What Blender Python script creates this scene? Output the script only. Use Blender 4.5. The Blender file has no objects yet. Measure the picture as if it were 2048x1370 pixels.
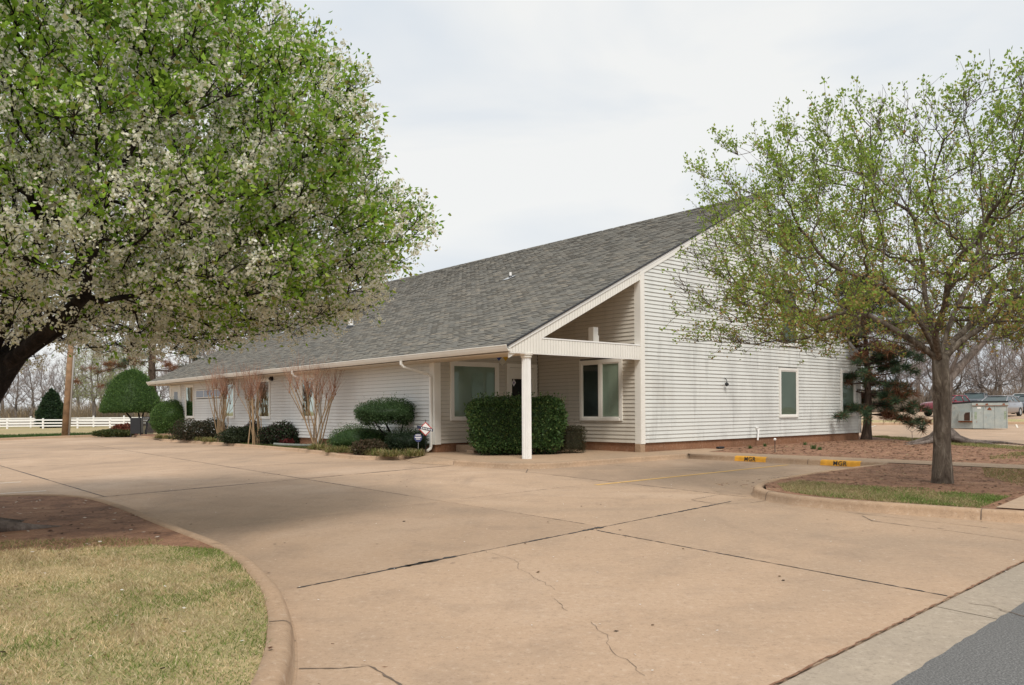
import bpy, math, random
import numpy as np
from mathutils import Vector, Matrix

sc = bpy.context.scene
COL = sc.collection

# ------------------------------------------------------------------ camera
CAM_H = 1.35
ROLL = 0.0071
cam_d = bpy.data.cameras.new("camera")
cam = bpy.data.objects.new("camera", cam_d)
COL.objects.link(cam)
cam_d.sensor_width = 36.0
cam_d.lens = 36.0 * 1600.0 / 2048.0
cam_d.shift_y = (820.3 - 685.0) / 2048.0
cam_d.clip_start = 0.1
cam_d.clip_end = 2000.0
_s, _c = math.sin(ROLL), math.cos(ROLL)
cam.matrix_world = Matrix(((_c, _s, 0, 0), (0, 0, -1, 0), (-_s, _c, 0, CAM_H), (0, 0, 0, 1)))
sc.camera = cam

# ------------------------------------------------------------------ sky, sun, exposure
SUN_EL = math.radians(52)
SUN_H = Vector((0.16, -0.987, 0)).normalized()          # horizontal direction towards the sun
world = bpy.data.worlds.new("World")
sc.world = world
world.use_nodes = True
wn = world.node_tree.nodes
wl = world.node_tree.links
wn.clear()
w_out = wn.new("ShaderNodeOutputWorld")
w_bg = wn.new("ShaderNodeBackground")
w_sky = wn.new("ShaderNodeTexSky")
w_sky.sky_type = 'NISHITA'
w_sky.sun_disc = False
w_sky.sun_elevation = SUN_EL
w_sky.sun_rotation = math.atan2(SUN_H.x, SUN_H.y)
w_sky.dust_density = 2.0
w_tc = wn.new("ShaderNodeTexCoord")
w_map = wn.new("ShaderNodeMapping")
w_map.inputs['Scale'].default_value = (1.1, 1.6, 3.4)
w_map.inputs['Rotation'].default_value = (0.15, 0.32, 0.2)
w_noise = wn.new("ShaderNodeTexNoise")
w_noise.inputs['Scale'].default_value = 1.55
w_noise.inputs['Detail'].default_value = 5.0
w_noise.inputs['Roughness'].default_value = 0.5
w_noise.inputs['Distortion'].default_value = 0.4
w_ramp = wn.new("ShaderNodeValToRGB")
w_ramp.color_ramp.elements[0].position = 0.33
w_ramp.color_ramp.elements[0].color = (6.9, 7.65, 8.5, 1)
w_ramp.color_ramp.elements[1].position = 0.56
w_ramp.color_ramp.elements[1].color = (9.4, 9.45, 9.3, 1)
w_mix = wn.new("ShaderNodeMixRGB")
w_mix.inputs['Fac'].default_value = 0.93                 # thin bright overcast over the clear sky
wl.new(w_tc.outputs['Generated'], w_map.inputs['Vector'])
wl.new(w_map.outputs['Vector'], w_noise.inputs['Vector'])
wl.new(w_noise.outputs['Fac'], w_ramp.inputs['Fac'])
wl.new(w_sky.outputs['Color'], w_mix.inputs['Color1'])
wl.new(w_ramp.outputs['Color'], w_mix.inputs['Color2'])
wl.new(w_mix.outputs['Color'], w_bg.inputs['Color'])
w_bg.inputs['Strength'].default_value = 0.1
wl.new(w_bg.outputs['Background'], w_out.inputs['Surface'])

sun_d = bpy.data.lights.new("sun", 'SUN')
sun_d.energy = 2.7
sun_d.angle = math.radians(18)
sun_d.color = (1.0, 0.95, 0.87)
sun = bpy.data.objects.new("sun", sun_d)
COL.objects.link(sun)
_to = Vector((SUN_H.x * math.cos(SUN_EL), SUN_H.y * math.cos(SUN_EL), math.sin(SUN_EL)))
sun.rotation_euler = _to.to_track_quat('Z', 'Y').to_euler()
sun.location = (0, 0, 30)

sc.view_settings.view_transform = 'Standard'
sc.view_settings.look = 'None'
sc.view_settings.exposure = 0.0
sc.view_settings.gamma = 1.0
sc.view_settings.use_curve_mapping = False
sc.render.engine = 'CYCLES'
sc.cycles.max_bounces = 5
sc.cycles.transparent_max_bounces = 8

# ------------------------------------------------------------------ survey: pixels of the photograph -> places
def ray(x, y):
    u = (x - 1024.0) / 1600.0
    v = (820.3 - y) / 1600.0
    return u * _c + v * _s, -u * _s + v * _c
def G(x, y, z=0.0):
    a, b = ray(x, y)
    D = (z - CAM_H) / b
    return (a * D, D, z)
def P(x, y, D):
    a, b = ray(x, y)
    return (a * D, D, CAM_H + b * D)
RV = (0.7609, 0.6489)
LV = (-0.6489, 0.7609)
CX, CY = 3.786, 22.86
def W(r, l, z=0.0):
    return (CX + r * RV[0] + l * LV[0], CY + r * RV[1] + l * LV[1], z)
def RL(p):
    dx, dy = p[0] - CX, p[1] - CY
    return (dx * RV[0] + dy * RV[1], dx * LV[0] + dy * LV[1])
SITE_ROT = math.atan2(RV[1], RV[0])

# ------------------------------------------------------------------ object helpers
def tag(o, label=None, cat=None, group=None, kind=None):
    if label: o['label'] = label
    if cat: o['category'] = cat
    if group: o['group'] = group
    if kind: o['kind'] = kind
    return o
def empty(name, loc=(0, 0, 0), rz=0.0, label=None, cat=None, group=None):
    o = bpy.data.objects.new(name, None)
    o.empty_display_size = 0.2
    COL.objects.link(o)
    o.location = loc
    o.rotation_euler = (0, 0, rz)
    return tag(o, label, cat, group)
def link(name, me, parent=None, mats=None):
    o = bpy.data.objects.new(name, me)
    COL.objects.link(o)
    if mats is not None and not me.materials:
        for m in (mats if isinstance(mats, (list, tuple)) else [mats]):
            me.materials.append(m)
    if parent is not None:
        o.parent = parent
    return o
def copy_tree(o, parent=None):
    c = o.copy()
    COL.objects.link(c)
    c.parent = parent
    for ch in list(o.children):
        copy_tree(ch, c)
    return c

class MB:
    """collects faces of one mesh"""
    def __init__(s):
        s.v = []; s.f = []; s.m = []; s.c = None
    def add(s, vs, fs, m=0):
        b = len(s.v)
        s.v.extend([tuple(p) for p in vs])
        for f in fs:
            s.f.append(tuple(i + b for i in f)); s.m.append(m)
        return s
    def box(s, x0, x1, y0, y1, z0, z1, m=0):
        vs = [(x0, y0, z0), (x1, y0, z0), (x1, y1, z0), (x0, y1, z0), (x0, y0, z1), (x1, y0, z1), (x1, y1, z1), (x0, y1, z1)]
        return s.add(vs, [(0, 3, 2, 1), (4, 5, 6, 7), (0, 1, 5, 4), (1, 2, 6, 5), (2, 3, 7, 6), (3, 0, 4, 7)], m)
    def bbox(s, x0, x1, y0, y1, z0, z1, b=0.01, m=0):
        """box with chamfered vertical + horizontal edges"""
        xs = [(x0 + b, y0), (x1 - b, y0), (x1, y0 + b), (x1, y1 - b), (x1 - b, y1), (x0 + b, y1), (x0, y1 - b), (x0, y0 + b)]
        cx, cy = (x0 + x1) / 2, (y0 + y1) / 2
        def ins(p, k): return (p[0] + (b * k if p[0] < cx else -b * k), p[1] + (b * k if p[1] < cy else -b * k))
        rings = [[(*ins(p, .9), z0) for p in xs], [(*p, z0 + b) for p in xs], [(*p, z1 - b) for p in xs], [(*ins(p, .9), z1) for p in xs]]
        return s.rings(rings, True, True, m)
    def rings(s, rings, cap0=False, cap1=False, m=0, closed=True):
        n = len(rings[0]); b = len(s.v)
        for r in rings: s.v.extend([tuple(p) for p in r])
        k = n if closed else n - 1
        for i in range(len(rings) - 1):
            for j in range(k):
                a = b + i * n + j; c = b + i * n + (j + 1) % n
                s.f.append((a, c, c + n, a + n)); s.m.append(m)
        if cap0: s.f.append(tuple(b + j for j in reversed(range(n)))); s.m.append(m)
        if cap1: s.f.append(tuple(b + (len(rings) - 1) * n + j for j in range(n))); s.m.append(m)
        return s
    def prism(s, poly, a, b, axis='y', m=0):
        """poly 2D extruded from a to b along axis"""
        def mk(p, t):
            return {'y': (p[0], t, p[1]), 'x': (t, p[0], p[1]), 'z': (p[0], p[1], t)}[axis]
        n = len(poly)
        vs = [mk(p, a) for p in poly] + [mk(p, b) for p in poly]
        fs = [tuple(range(n)), tuple(reversed(range(n, 2 * n)))] + [(i, i + n, (i + 1) % n + n, (i + 1) % n) for i in range(n)]
        return s.add(vs, fs, m)
    def tube(s, pts, rad, n=8, m=0, cap=True):
        pts = [Vector(p) for p in pts]
        if not isinstance(rad, (list, tuple)): rad = [rad] * len(pts)
        rings = []; ref = None
        for i, p in enumerate(pts):
            t = (pts[min(i + 1, len(pts) - 1)] - pts[max(i - 1, 0)]).normalized()
            if ref is None:
                ref = Vector((1, 0, 0)) if abs(t.x) < .9 else Vector((0, 1, 0))
            ref = (ref - t * ref.dot(t)).normalized()
            bi = t.cross(ref)
            rings.append([p + (ref * math.cos(2 * math.pi * j / n) + bi * math.sin(2 * math.pi * j / n)) * rad[i] for j in range(n)])
        return s.rings(rings, cap, cap, m)
    def mesh(s, name):
        me = bpy.data.meshes.new(name)
        me.from_pydata(s.v, [], s.f)
        if any(s.m): me.polygons.foreach_set('material_index', s.m)
        me.update()
        return me
    def build(s, name, mats, parent=None, smooth=False):
        me = s.mesh(name)
        if smooth: me.polygons.foreach_set('use_smooth', [True] * len(me.polygons))
        return link(name, me, parent, mats)

def np_mesh(name, V, F, cols=None, smooth=False):
    """V (n,3), F (k,3|4) numpy, cols per-vertex (n,3)"""
    me = bpy.data.meshes.new(name)
    V = np.asarray(V, np.float32); F = np.asarray(F, np.int32)
    k = F.shape[1]
    me.vertices.add(len(V)); me.vertices.foreach_set('co', V.ravel())
    me.loops.add(F.size); me.loops.foreach_set('vertex_index', F.ravel())
    me.polygons.add(len(F))
    me.polygons.foreach_set('loop_start', np.arange(0, F.size, k, dtype=np.int32))
    if smooth: me.polygons.foreach_set('use_smooth', np.ones(len(F), bool))
    if cols is not None:
        at = me.color_attributes.new('col', 'FLOAT_COLOR', 'POINT')
        c4 = np.ones((len(V), 4), np.float32); c4[:, :3] = cols
        at.data.foreach_set('color', c4.ravel())
    me.update(calc_edges=True)
    me.validate()
    return me

# ------------------------------------------------------------------ materials
MATS = {}
def nt(name):
    m = bpy.data.materials.new(name); m.use_nodes = True
    n = m.node_tree.nodes
    b = n['Principled BSDF']
    MATS[name] = m
    return m, n, m.node_tree.links, b
def pos_noise(n, l, scale, detail=4, rough=.55, stretch=(1, 1, 1), dist=0.0):
    g = n.new('ShaderNodeNewGeometry')
    mp = n.new('ShaderNodeMapping'); mp.inputs['Scale'].default_value = stretch
    t = n.new('ShaderNodeTexNoise'); t.inputs['Scale'].default_value = scale
    t.inputs['Detail'].default_value = detail; t.inputs['Roughness'].default_value = rough
    t.inputs['Distortion'].default_value = dist
    l.new(g.outputs['Position'], mp.inputs['Vector']); l.new(mp.outputs['Vector'], t.inputs['Vector'])
    return t.outputs['Fac']
def ramp(n, l, fac, stops):
    r = n.new('ShaderNodeValToRGB'); e = r.color_ramp.elements
    while len(e) < len(stops): e.new(0.5)
    for i, (p, c) in enumerate(stops):
        e[i].position = p; e[i].color = (*c, 1) if len(c) == 3 else c
    l.new(fac, r.inputs['Fac'])
    return r.outputs['Color']
def mixc(n, l, a, b, fac, mode='MIX'):
    x = n.new('ShaderNodeMixRGB'); x.blend_type = mode
    for inp, val in ((x.inputs['Color1'], a), (x.inputs['Color2'], b)):
        if isinstance(val, tuple): inp.default_value = (*val, 1)
        else: l.new(val, inp)
    if isinstance(fac, (int, float)): x.inputs['Fac'].default_value = fac
    else: l.new(fac, x.inputs['Fac'])
    return x.outputs['Color']
def bump(n, l, b, h, strength=.3, dist=.01):
    k = n.new('ShaderNodeBump'); k.inputs['Strength'].default_value = strength; k.inputs['Distance'].default_value = dist
    l.new(h, k.inputs['Height']); l.new(k.outputs['Normal'], b.inputs['Normal'])
def simple(name, col, rough=.6, var=.12, scale=6, metal=0.0, bmp=0.0, spec=None):
    m, n, l, b = nt(name)
    f = pos_noise(n, l, scale)
    lo = tuple(c * (1 - var) for c in col); hi = tuple(min(1, c * (1 + var)) for c in col)
    l.new(ramp(n, l, f, [(.3, lo), (.7, hi)]), b.inputs['Base Color'])
    b.inputs['Roughness'].default_value = rough; b.inputs['Metallic'].default_value = metal
    if spec is not None: b.inputs['Specular IOR Level'].default_value = spec
    if bmp: bump(n, l, b, pos_noise(n, l, scale * 8), bmp)
    return m

def concrete(name, base, stain, grain=.12, light=None):
    m, n, l, b = nt(name)
    big = pos_noise(n, l, .22, 5, .6, dist=.6)
    mid = pos_noise(n, l, 1.7, 6, .65)
    fine = pos_noise(n, l, 55, 3, .7)
    streak = pos_noise(n, l, .8, 5, .6, (1.0, .25, 1), .8)
    c = ramp(n, l, big, [(.34, (base[0] * .80, base[1] * .83, base[2] * .86)), (.52, base), (.68, light or tuple(min(1, x * 1.13) for x in base))])
    c = mixc(n, l, c, stain, ramp(n, l, mid, [(.50, (0, 0, 0)), (.78, (.55, .55, .55))]))
    c = mixc(n, l, c, tuple(x * .8 for x in stain), ramp(n, l, streak, [(.55, (0, 0, 0)), (.80, (.5, .5, .5))]))
    gr = pos_noise(n, l, 17, 8, .8)
    c = mixc(n, l, c, tuple(x * .45 for x in stain), ramp(n, l, gr, [(.28, (.55, .55, .55)), (.46, (0, 0, 0))]))
    c = mixc(n, l, c, (.70, .60, .50), ramp(n, l, gr, [(.54, (0, 0, 0)), (.74, (.45, .45, .45))]))
    c = mixc(n, l, c, (0, 0, 0), ramp(n, l, fine, [(.25, (.35, .35, .35)), (.45, (0, 0, 0))]))
    c = mixc(n, l, c, (.8, .74, .66), ramp(n, l, fine, [(.64, (0, 0, 0)), (.80, (.45, .45, .45))]))
    spot = pos_noise(n, l, 4.3, 2, .5)
    c = mixc(n, l, c, tuple(x * .3 for x in stain), ramp(n, l, spot, [(.73, (0, 0, 0)), (.80, (.6, .6, .6))]))
    l.new(c, b.inputs['Base Color'])
    b.inputs['Roughness'].default_value = .88
    b.inputs['Specular IOR Level'].default_value = .25
    bump(n, l, b, fine, .25, .004)
    return m
M_CONC = concrete('concrete', (.435, .303, .205), (.27, .195, .14), light=(.50, .365, .262))
M_KERB = concrete('kerb_concrete', (.42, .285, .185), (.26, .18, .12))
M_WALK = concrete('walk_concrete', (.42, .29, .19), (.28, .20, .135))
M_GUTT = concrete('gutter_concrete', (.37, .305, .235), (.25, .205, .165))
M_FOUND = concrete('foundation_concrete', (.27, .135, .075), (.15, .085, .05), light=(.33, .20, .12))
M_JOINT = simple('joint_tar', (.035, .032, .03), .8)
M_CRACK = simple('crack_filler', (.15, .11, .08), .9)

def asphalt():
    m, n, l, b = nt('asphalt')
    f = pos_noise(n, l, 90, 3, .8); g = pos_noise(n, l, .9, 4)
    c = ramp(n, l, f, [(.30, (.05, .049, .048)), (.5, (.125, .122, .118)), (.72, (.34, .33, .32))])
    c = mixc(n, l, c, (.12, .115, .11), ramp(n, l, g, [(.4, (0, 0, 0)), (.7, (.4, .4, .4))]))
    l.new(c, b.inputs['Base Color']); b.inputs['Roughness'].default_value = .9
    bump(n, l, b, f, .6, .01)
    return m
M_ASPH = asphalt()
def soil():
    m, n, l, b = nt('red_soil')
    f = pos_noise(n, l, 2.2, 7, .7, dist=.5); g = pos_noise(n, l, 30, 5, .75)
    c = ramp(n, l, f, [(.28, (.115, .055, .032)), (.44, (.24, .118, .066)), (.58, (.34, .18, .102)), (.74, (.43, .27, .165))])
    c = mixc(n, l, c, (.06, .035, .022), ramp(n, l, g, [(.30, (.75, .75, .75)), (.50, (0, 0, 0))]))
    c = mixc(n, l, c, (.50, .37, .24), ramp(n, l, g, [(.60, (0, 0, 0)), (.74, (.5, .5, .5))]))
    l.new(c, b.inputs['Base Color']); b.inputs['Roughness'].default_value = .95
    bump(n, l, b, g, .8, .03)
    return m
M_SOIL = soil()
def thatch(name, straw, green, s=.6):
    m, n, l, b = nt(name)
    f = pos_noise(n, l, s, 5, .6); g = pos_noise(n, l, 40, 4, .8)
    c = mixc(n, l, straw, green, ramp(n, l, f, [(.42, (0, 0, 0)), (.66, (.85, .85, .85))]))
    c = mixc(n, l, c, (.05, .04, .02), ramp(n, l, g, [(.32, (.6, .6, .6)), (.52, (0, 0, 0))]))
    l.new(c, b.inputs['Base Color']); b.inputs['Roughness'].default_value = .95
    bump(n, l, b, g, .7, .03)
    return m
M_THATCH = thatch('dry_lawn', (.50, .38, .20), (.30, .29, .11))
M_FIELD = thatch('far_field', (.42, .32, .17), (.26, .25, .10), .08)

def siding(name, base, dirt, amt=.5):
    m, n, l, b = nt(name)
    f = pos_noise(n, l, 1.1, 6, .62, (1, 1, .22), .3)
    g = pos_noise(n, l, 3.5, 5, .6, (1, 1, .12))
    h = pos_noise(n, l, .45, 3)
    c = mixc(n, l, base, dirt, ramp(n, l, f, [(.47, (0, 0, 0)), (.74, (amt, amt, amt))]))
    c = mixc(n, l, c, tuple(x * .7 for x in dirt), ramp(n, l, g, [(.56, (0, 0, 0)), (.80, (amt * .8,) * 3)]))
    c = mixc(n, l, c, (.50, .40, .28), ramp(n, l, h, [(.58, (0, 0, 0)), (.78, (.16, .16, .16))]))
    l.new(c, b.inputs['Base Color']); b.inputs['Roughness'].default_value = .55
    b.inputs['Specular IOR Level'].default_value = .3
    return m
M_SID = siding('vinyl_siding', (.66, .668, .64), (.38, .385, .37), .6)
M_SIDL = siding('vinyl_siding_clean', (.69, .695, .68), (.46, .44, .41), .25)
M_SID_SHADE = siding('vinyl_siding_porch_shade', (.58, .54, .47), (.42, .38, .32), .3)  # same vinyl as the other walls, with the porch shade put into its colour
M_BACK = simple('siding_shadow_gap', (.16, .155, .145), .9)  # dark backing in the gaps between boards paints the shadow under each lip
M_TRIM = simple('cream_trim', (.79, .765, .71), .5, .04, 2)
M_TRIMW = simple('white_trim', (.78, .765, .72), .5, .05, 2)
M_WHITE = simple('white_paint', (.82, .81, .79), .5, .04, 3)
M_SOFF = simple('soffit_panel', (.66, .56, .44), .6, .06, 2)
M_BLIND = simple('window_blind', (.42, .47, .40), .7, .10, 1.2)
M_BLIND2 = simple('window_blind_dark', (.16, .185, .17), .7, .15, 1.2)
def glass(name, tint, refl=.25):
    m, n, l, b = nt(name)
    t = n.new('ShaderNodeBsdfTransparent'); t.inputs['Color'].default_value = (*tint, 1)
    g = n.new('ShaderNodeBsdfGlossy'); g.inputs['Roughness'].default_value = .03
    g.inputs['Color'].default_value = (.5, .56, .53, 1)
    fr = n.new('ShaderNodeFresnel'); fr.inputs['IOR'].default_value = 1.33
    wv = pos_noise(n, l, .7, 2)
    bp = n.new('ShaderNodeBump'); bp.inputs['Strength'].default_value = .06; bp.inputs['Distance'].default_value = .05
    l.new(wv, bp.inputs['Height']); l.new(bp.outputs['Normal'], g.inputs['Normal'])
    ma = n.new('ShaderNodeMath'); ma.operation = 'ADD'; ma.inputs[1].default_value = refl * .2
    l.new(fr.outputs['Fac'], ma.inputs[0])
    x = n.new('ShaderNodeMixShader')
    l.new(ma.outputs[0], x.inputs['Fac']); l.new(t.outputs[0], x.inputs[1]); l.new(g.outputs[0], x.inputs[2])
    l.new(x.outputs[0], n['Material Output'].inputs['Surface'])
    return m
M_GLASS = glass('window_glass', (.78, .84, .80))
M_DARKG = simple('dark_door_glass', (.008, .009, .011), .12, .1, 2)
M_CARG = simple('car_glass', (.045, .065, .065), .05, .2, 2)
M_BLACK = simple('black_metal', (.014, .016, .02), .45, .2, 5)
M_RUBBER = simple('tyre_rubber', (.02, .02, .02), .8)
M_STEEL = simple('galvanised_steel', (.52, .53, .53), .4, .1, 6, .6)
M_YELL = simple('kerb_yellow', (.76, .37, .035), .7, .16, 9, bmp=.1)
def worn_line(name, col):
    m, n, l, b = nt(name)
    f = pos_noise(n, l, 14, 5, .75)
    l.new(mixc(n, l, col, (.47, .312, .195), ramp(n, l, f, [(.52, (0, 0, 0)), (.68, (.85, .85, .85))])), b.inputs['Base Color'])
    b.inputs['Roughness'].default_value = .85
    return m
M_YLINE = worn_line('yellow_line_paint', (.66, .40, .12))
M_WLINE = worn_line('white_line_paint', (.72, .66, .56))
M_WOODP = simple('pole_wood', (.30, .19, .11), .9, .25, 4, bmp=.3)
M_PIPE = simple('corrugated_pipe', (.20, .22, .19), .6, .2, 8)

def attr_mat(name, rough=.6, transl=.0, spec=.3, jitter=.0):
    m, n, l, b = nt(name)
    a = n.new('ShaderNodeAttribute'); a.attribute_name = 'col'
    c = a.outputs['Color']
    if jitter:
        f = pos_noise(n, l, 30, 3)
        c = mixc(n, l, c, (0, 0, 0), ramp(n, l, f, [(.3, (jitter,) * 3), (.6, (0, 0, 0))]))
    l.new(c, b.inputs['Base Color']); b.inputs['Roughness'].default_value = rough
    b.inputs['Specular IOR Level'].default_value = spec
    if transl:
        t = n.new('ShaderNodeBsdfTranslucent'); l.new(c, t.inputs['Color'])
        x = n.new('ShaderNodeMixShader'); x.inputs['Fac'].default_value = transl
        l.new(b.outputs[0], x.inputs[1]); l.new(t.outputs[0], x.inputs[2])
        l.new(x.outputs[0], n['Material Output'].inputs['Surface'])
    return m
M_LEAF = attr_mat('leaf', .5, .42, .3)
M_PETAL = attr_mat('petal', .7, .4, .1)
M_GRASS = attr_mat('grass_blade', .7, .25, .15)
M_NEEDLE = attr_mat('pine_needle', .6, .1, .2)
M_SHING = attr_mat('asphalt_shingle', .92, 0, .15, .12)
M_TWIG = attr_mat('twig_bark', .85, 0, .1)
def bark(name, a, b_, c_, scale=9):
    m, n, l, b = nt(name)
    f = pos_noise(n, l, scale, 6, .7, (1, 1, .3), .8)
    g = pos_noise(n, l, 1.6, 3)
    c = ramp(n, l, f, [(.30, a), (.52, b_), (.72, c_)])
    c = mixc(n, l, c, tuple(x * .55 for x in a), ramp(n, l, g, [(.52, (0, 0, 0)), (.72, (.7, .7, .7))]))
    l.new(c, b.inputs['Base Color']); b.inputs['Roughness'].default_value = .92
    b.inputs['Specular IOR Level'].default_value = .15
    bump(n, l, b, f, 1.0, .05)
    return m
M_BARKM = bark('maple_bark', (.045, .032, .025), (.145, .115, .09), (.36, .305, .25))
M_BARKP = bark('pear_bark', (.010, .008, .007), (.028, .022, .02), (.07, .055, .048))
M_BARKG = bark('grey_bark', (.09, .07, .06), (.18, .145, .125), (.30, .25, .22))
M_BARKN = bark('pine_bark', (.035, .025, .02), (.095, .068, .052), (.18, .135, .105))

# ================================================================== THE SETTING
def hterr(x, y):
    k = np.interp(y, [38, 44, 50, 54, 60, 110], [0, .12, .27, .59, .75, .95])
    return float(k * np.interp(x, [6, 18], [0, 1]))
def axis(lo, hi, fine0, fine1, step):
    a = list(np.arange(fine0, fine1 + .1, step))
    out = []; d = step
    x = fine0
    while x > lo: d *= 1.5; x -= d; out.append(x)
    out = out[::-1] + a; d = step; x = a[-1]
    while x < hi: d *= 1.5; x += d; out.append(x)
    return out
gx = axis(-900, 900, -40, 70, 2.0); gy = axis(-300, 1500, -20, 110, 2.0)
gm = MB()
gm.v = [(x, y, hterr(x, y) - .05) for y in gy for x in gx]
nx = len(gx)
gm.f = [(j * nx + i, j * nx + i + 1, (j + 1) * nx + i + 1, (j + 1) * nx + i) for j in range(len(gy) - 1) for i in range(nx - 1)]
gm.m = [0] * len(gm.f)
tag(gm.build('ground', M_FIELD), 'dry straw coloured field grass running to the horizon', kind='structure')

def sheet(name, poly, mat, z=None, parent=None, kind='structure'):
    mb = MB(); mb.add([(p[0], p[1], p[2] if z is None else z) for p in poly], [tuple(range(len(poly)))])
    o = mb.build(name, mat, parent)
    if kind and parent is None: o['kind'] = kind
    return o
def draped(name, c00, c10, c11, c01, n, m, off, mat):
    mb = MB()
    for j in range(m + 1):
        for i in range(n + 1):
            u, v = i / n, j / m
            x = (c00[0] * (1 - u) + c10[0] * u) * (1 - v) + (c01[0] * (1 - u) + c11[0] * u) * v
            y = (c00[1] * (1 - u) + c10[1] * u) * (1 - v) + (c01[1] * (1 - u) + c11[1] * u) * v
            mb.v.append((x, y, hterr(x, y) + off))
    mb.f = [(j * (n + 1) + i, j * (n + 1) + i + 1, (j + 1) * (n + 1) + i + 1, (j + 1) * (n + 1) + i) for j in range(m) for i in range(n)]
    mb.m = [0] * len(mb.f)
    o = mb.build(name, mat); o['kind'] = 'structure'
    return o

# concrete with a little difference from slab to slab
def slab_concrete():
    m, n, l, b = MATS['concrete'], MATS['concrete'].node_tree.nodes, MATS['concrete'].node_tree.links, None
    b = n['Principled BSDF']
    src = b.inputs['Base Color'].links[0].from_socket
    oi = n.new('ShaderNodeObjectInfo')
    hv = n.new('ShaderNodeHueSaturation')
    mr = n.new('ShaderNodeMapRange'); mr.inputs['To Min'].default_value = .90; mr.inputs['To Max'].default_value = 1.07
    l.new(oi.outputs['Random'], mr.inputs['Value']); l.new(mr.outputs['Result'], hv.inputs['Value'])
    l.new(src, hv.inputs['Color']); l.new(hv.outputs['Color'], b.inputs['Base Color'])
slab_concrete()

# ---- parking lot: a bed with tar in the joints, slabs laid on it
lot = sheet('parking_lot', [W(-46, -14.75), W(14, -11.04), W(14, 34.5), W(-46, 34.5)], M_JOINT, -.02)
# joint lines as surveyed: cross joints l(r) and long joints r(l)
CROSS = [lambda r: -12.62 + .062 * (r + 11.5), lambda r: -8.65 + .146 * (r + 11.2), lambda r: -5.0 + .10 * (r + 9), lambda r: .0 + .22 * (r + 10.5)] + [(lambda q, k: (lambda r: q + k * (r + 10)))(q, k) for q, k in ((4.4, .12), (8.8, .06), (13.3, .0), (17.9, .0), (22.5, .0), (27.1, .0), (34.4, .0))]
J2 = lambda l: -11.2 + .115 * (l + 8.7)
J3 = lambda l: -14.35
J5 = lambda l: -10.48 + .055 * l
J6 = lambda l: -6.2 + .15 * (l + 2)
J6B = lambda l: -3.3
J7 = lambda l: -7.75 + .1 * (l + 10)
def const(r): return lambda l: r
def meet(fr, fl):
    r, l = -10.0, 0.0
    for _ in range(12): l = fl(r); r = fr(l)
    return r, l
def slab(q, g, c=.004):
    Q = [Vector(W(*p)) for p in q]; mb = MB()
    def inset(d):
        out = []
        for i in range(4):
            e1 = (Q[(i + 1) % 4] - Q[i]).normalized(); e2 = (Q[i - 1] - Q[i]).normalized(); out.append(Q[i] + (e1 + e2) * d)
        return out
    mid = inset(g); top = inset(g + c)
    mb.rings([[(p.x, p.y, -.03) for p in mid], [(p.x, p.y, -.005) for p in mid], [(p.x, p.y, 0) for p in top]], False, True)
    mb.build('slab', M_CONC, lot)
FAR_R = [const(r) for r in (-45, -38, -31.5, -25.6, -21.8, -18)] + [J3, J5, J6, const(.3)]
ROWS = [[const(r) for r in (-45, -32, -19)] + [J2, J7, const(-3.6), const(.5), const(7), const(14)], [const(r) for r in (-45, -32, -22)] + [J5, J6, J6B, const(.3)]] + [[const(r) for r in (-45, -32, -22)] + [J5, J6, J6B, const(.3)]] + [FAR_R] * 7
for j, rs_ in enumerate(ROWS):
    for a, b_ in zip(rs_, rs_[1:]):
        lo_, hi_ = CROSS[j], CROSS[j + 1]
        slab([meet(a, lo_), meet(b_, lo_), meet(b_, hi_), meet(a, hi_)], .004)

# ---- street side
mb = MB()
for i in range(24):
    a, b_ = -46 + i * 3.4, -46 + (i + 1) * 3.4 - .012
    wob = .03 * math.sin(i * 2.3)
    mb.add([W(a, CROSS[0](a) - .012, -.004), W(b_, CROSS[0](b_) - .012, -.004), W(b_, CROSS[0](b_) - .8, -.030), W(a, CROSS[0](a) - .8, -.030)], [(3, 2, 1, 0)])
gutter_strip = mb.build('street_gutter', M_GUTT); gutter_strip['kind'] = 'structure'
mb = MB(); rr = random.Random(4)
edge = [W(-60 + i * .08, CROSS[0](-60 + i * .08) - .385 + rr.uniform(-.008, .008) + .006 * math.sin(i * .05), -.0115) for i in range(int(110 / .08))]
far = [W(50, -26, -.0115), W(-60, -26, -.0115)]
mb.add(edge + far, [tuple(range(len(edge) + 2))])
road = mb.build('road', M_ASPH); road['kind'] = 'structure'
sheet('verge', [W(-60, -26, -.03), W(50, -26, -.03), W(50, -60, -.03), W(-60, -60, -.03)], M_THATCH)

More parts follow.
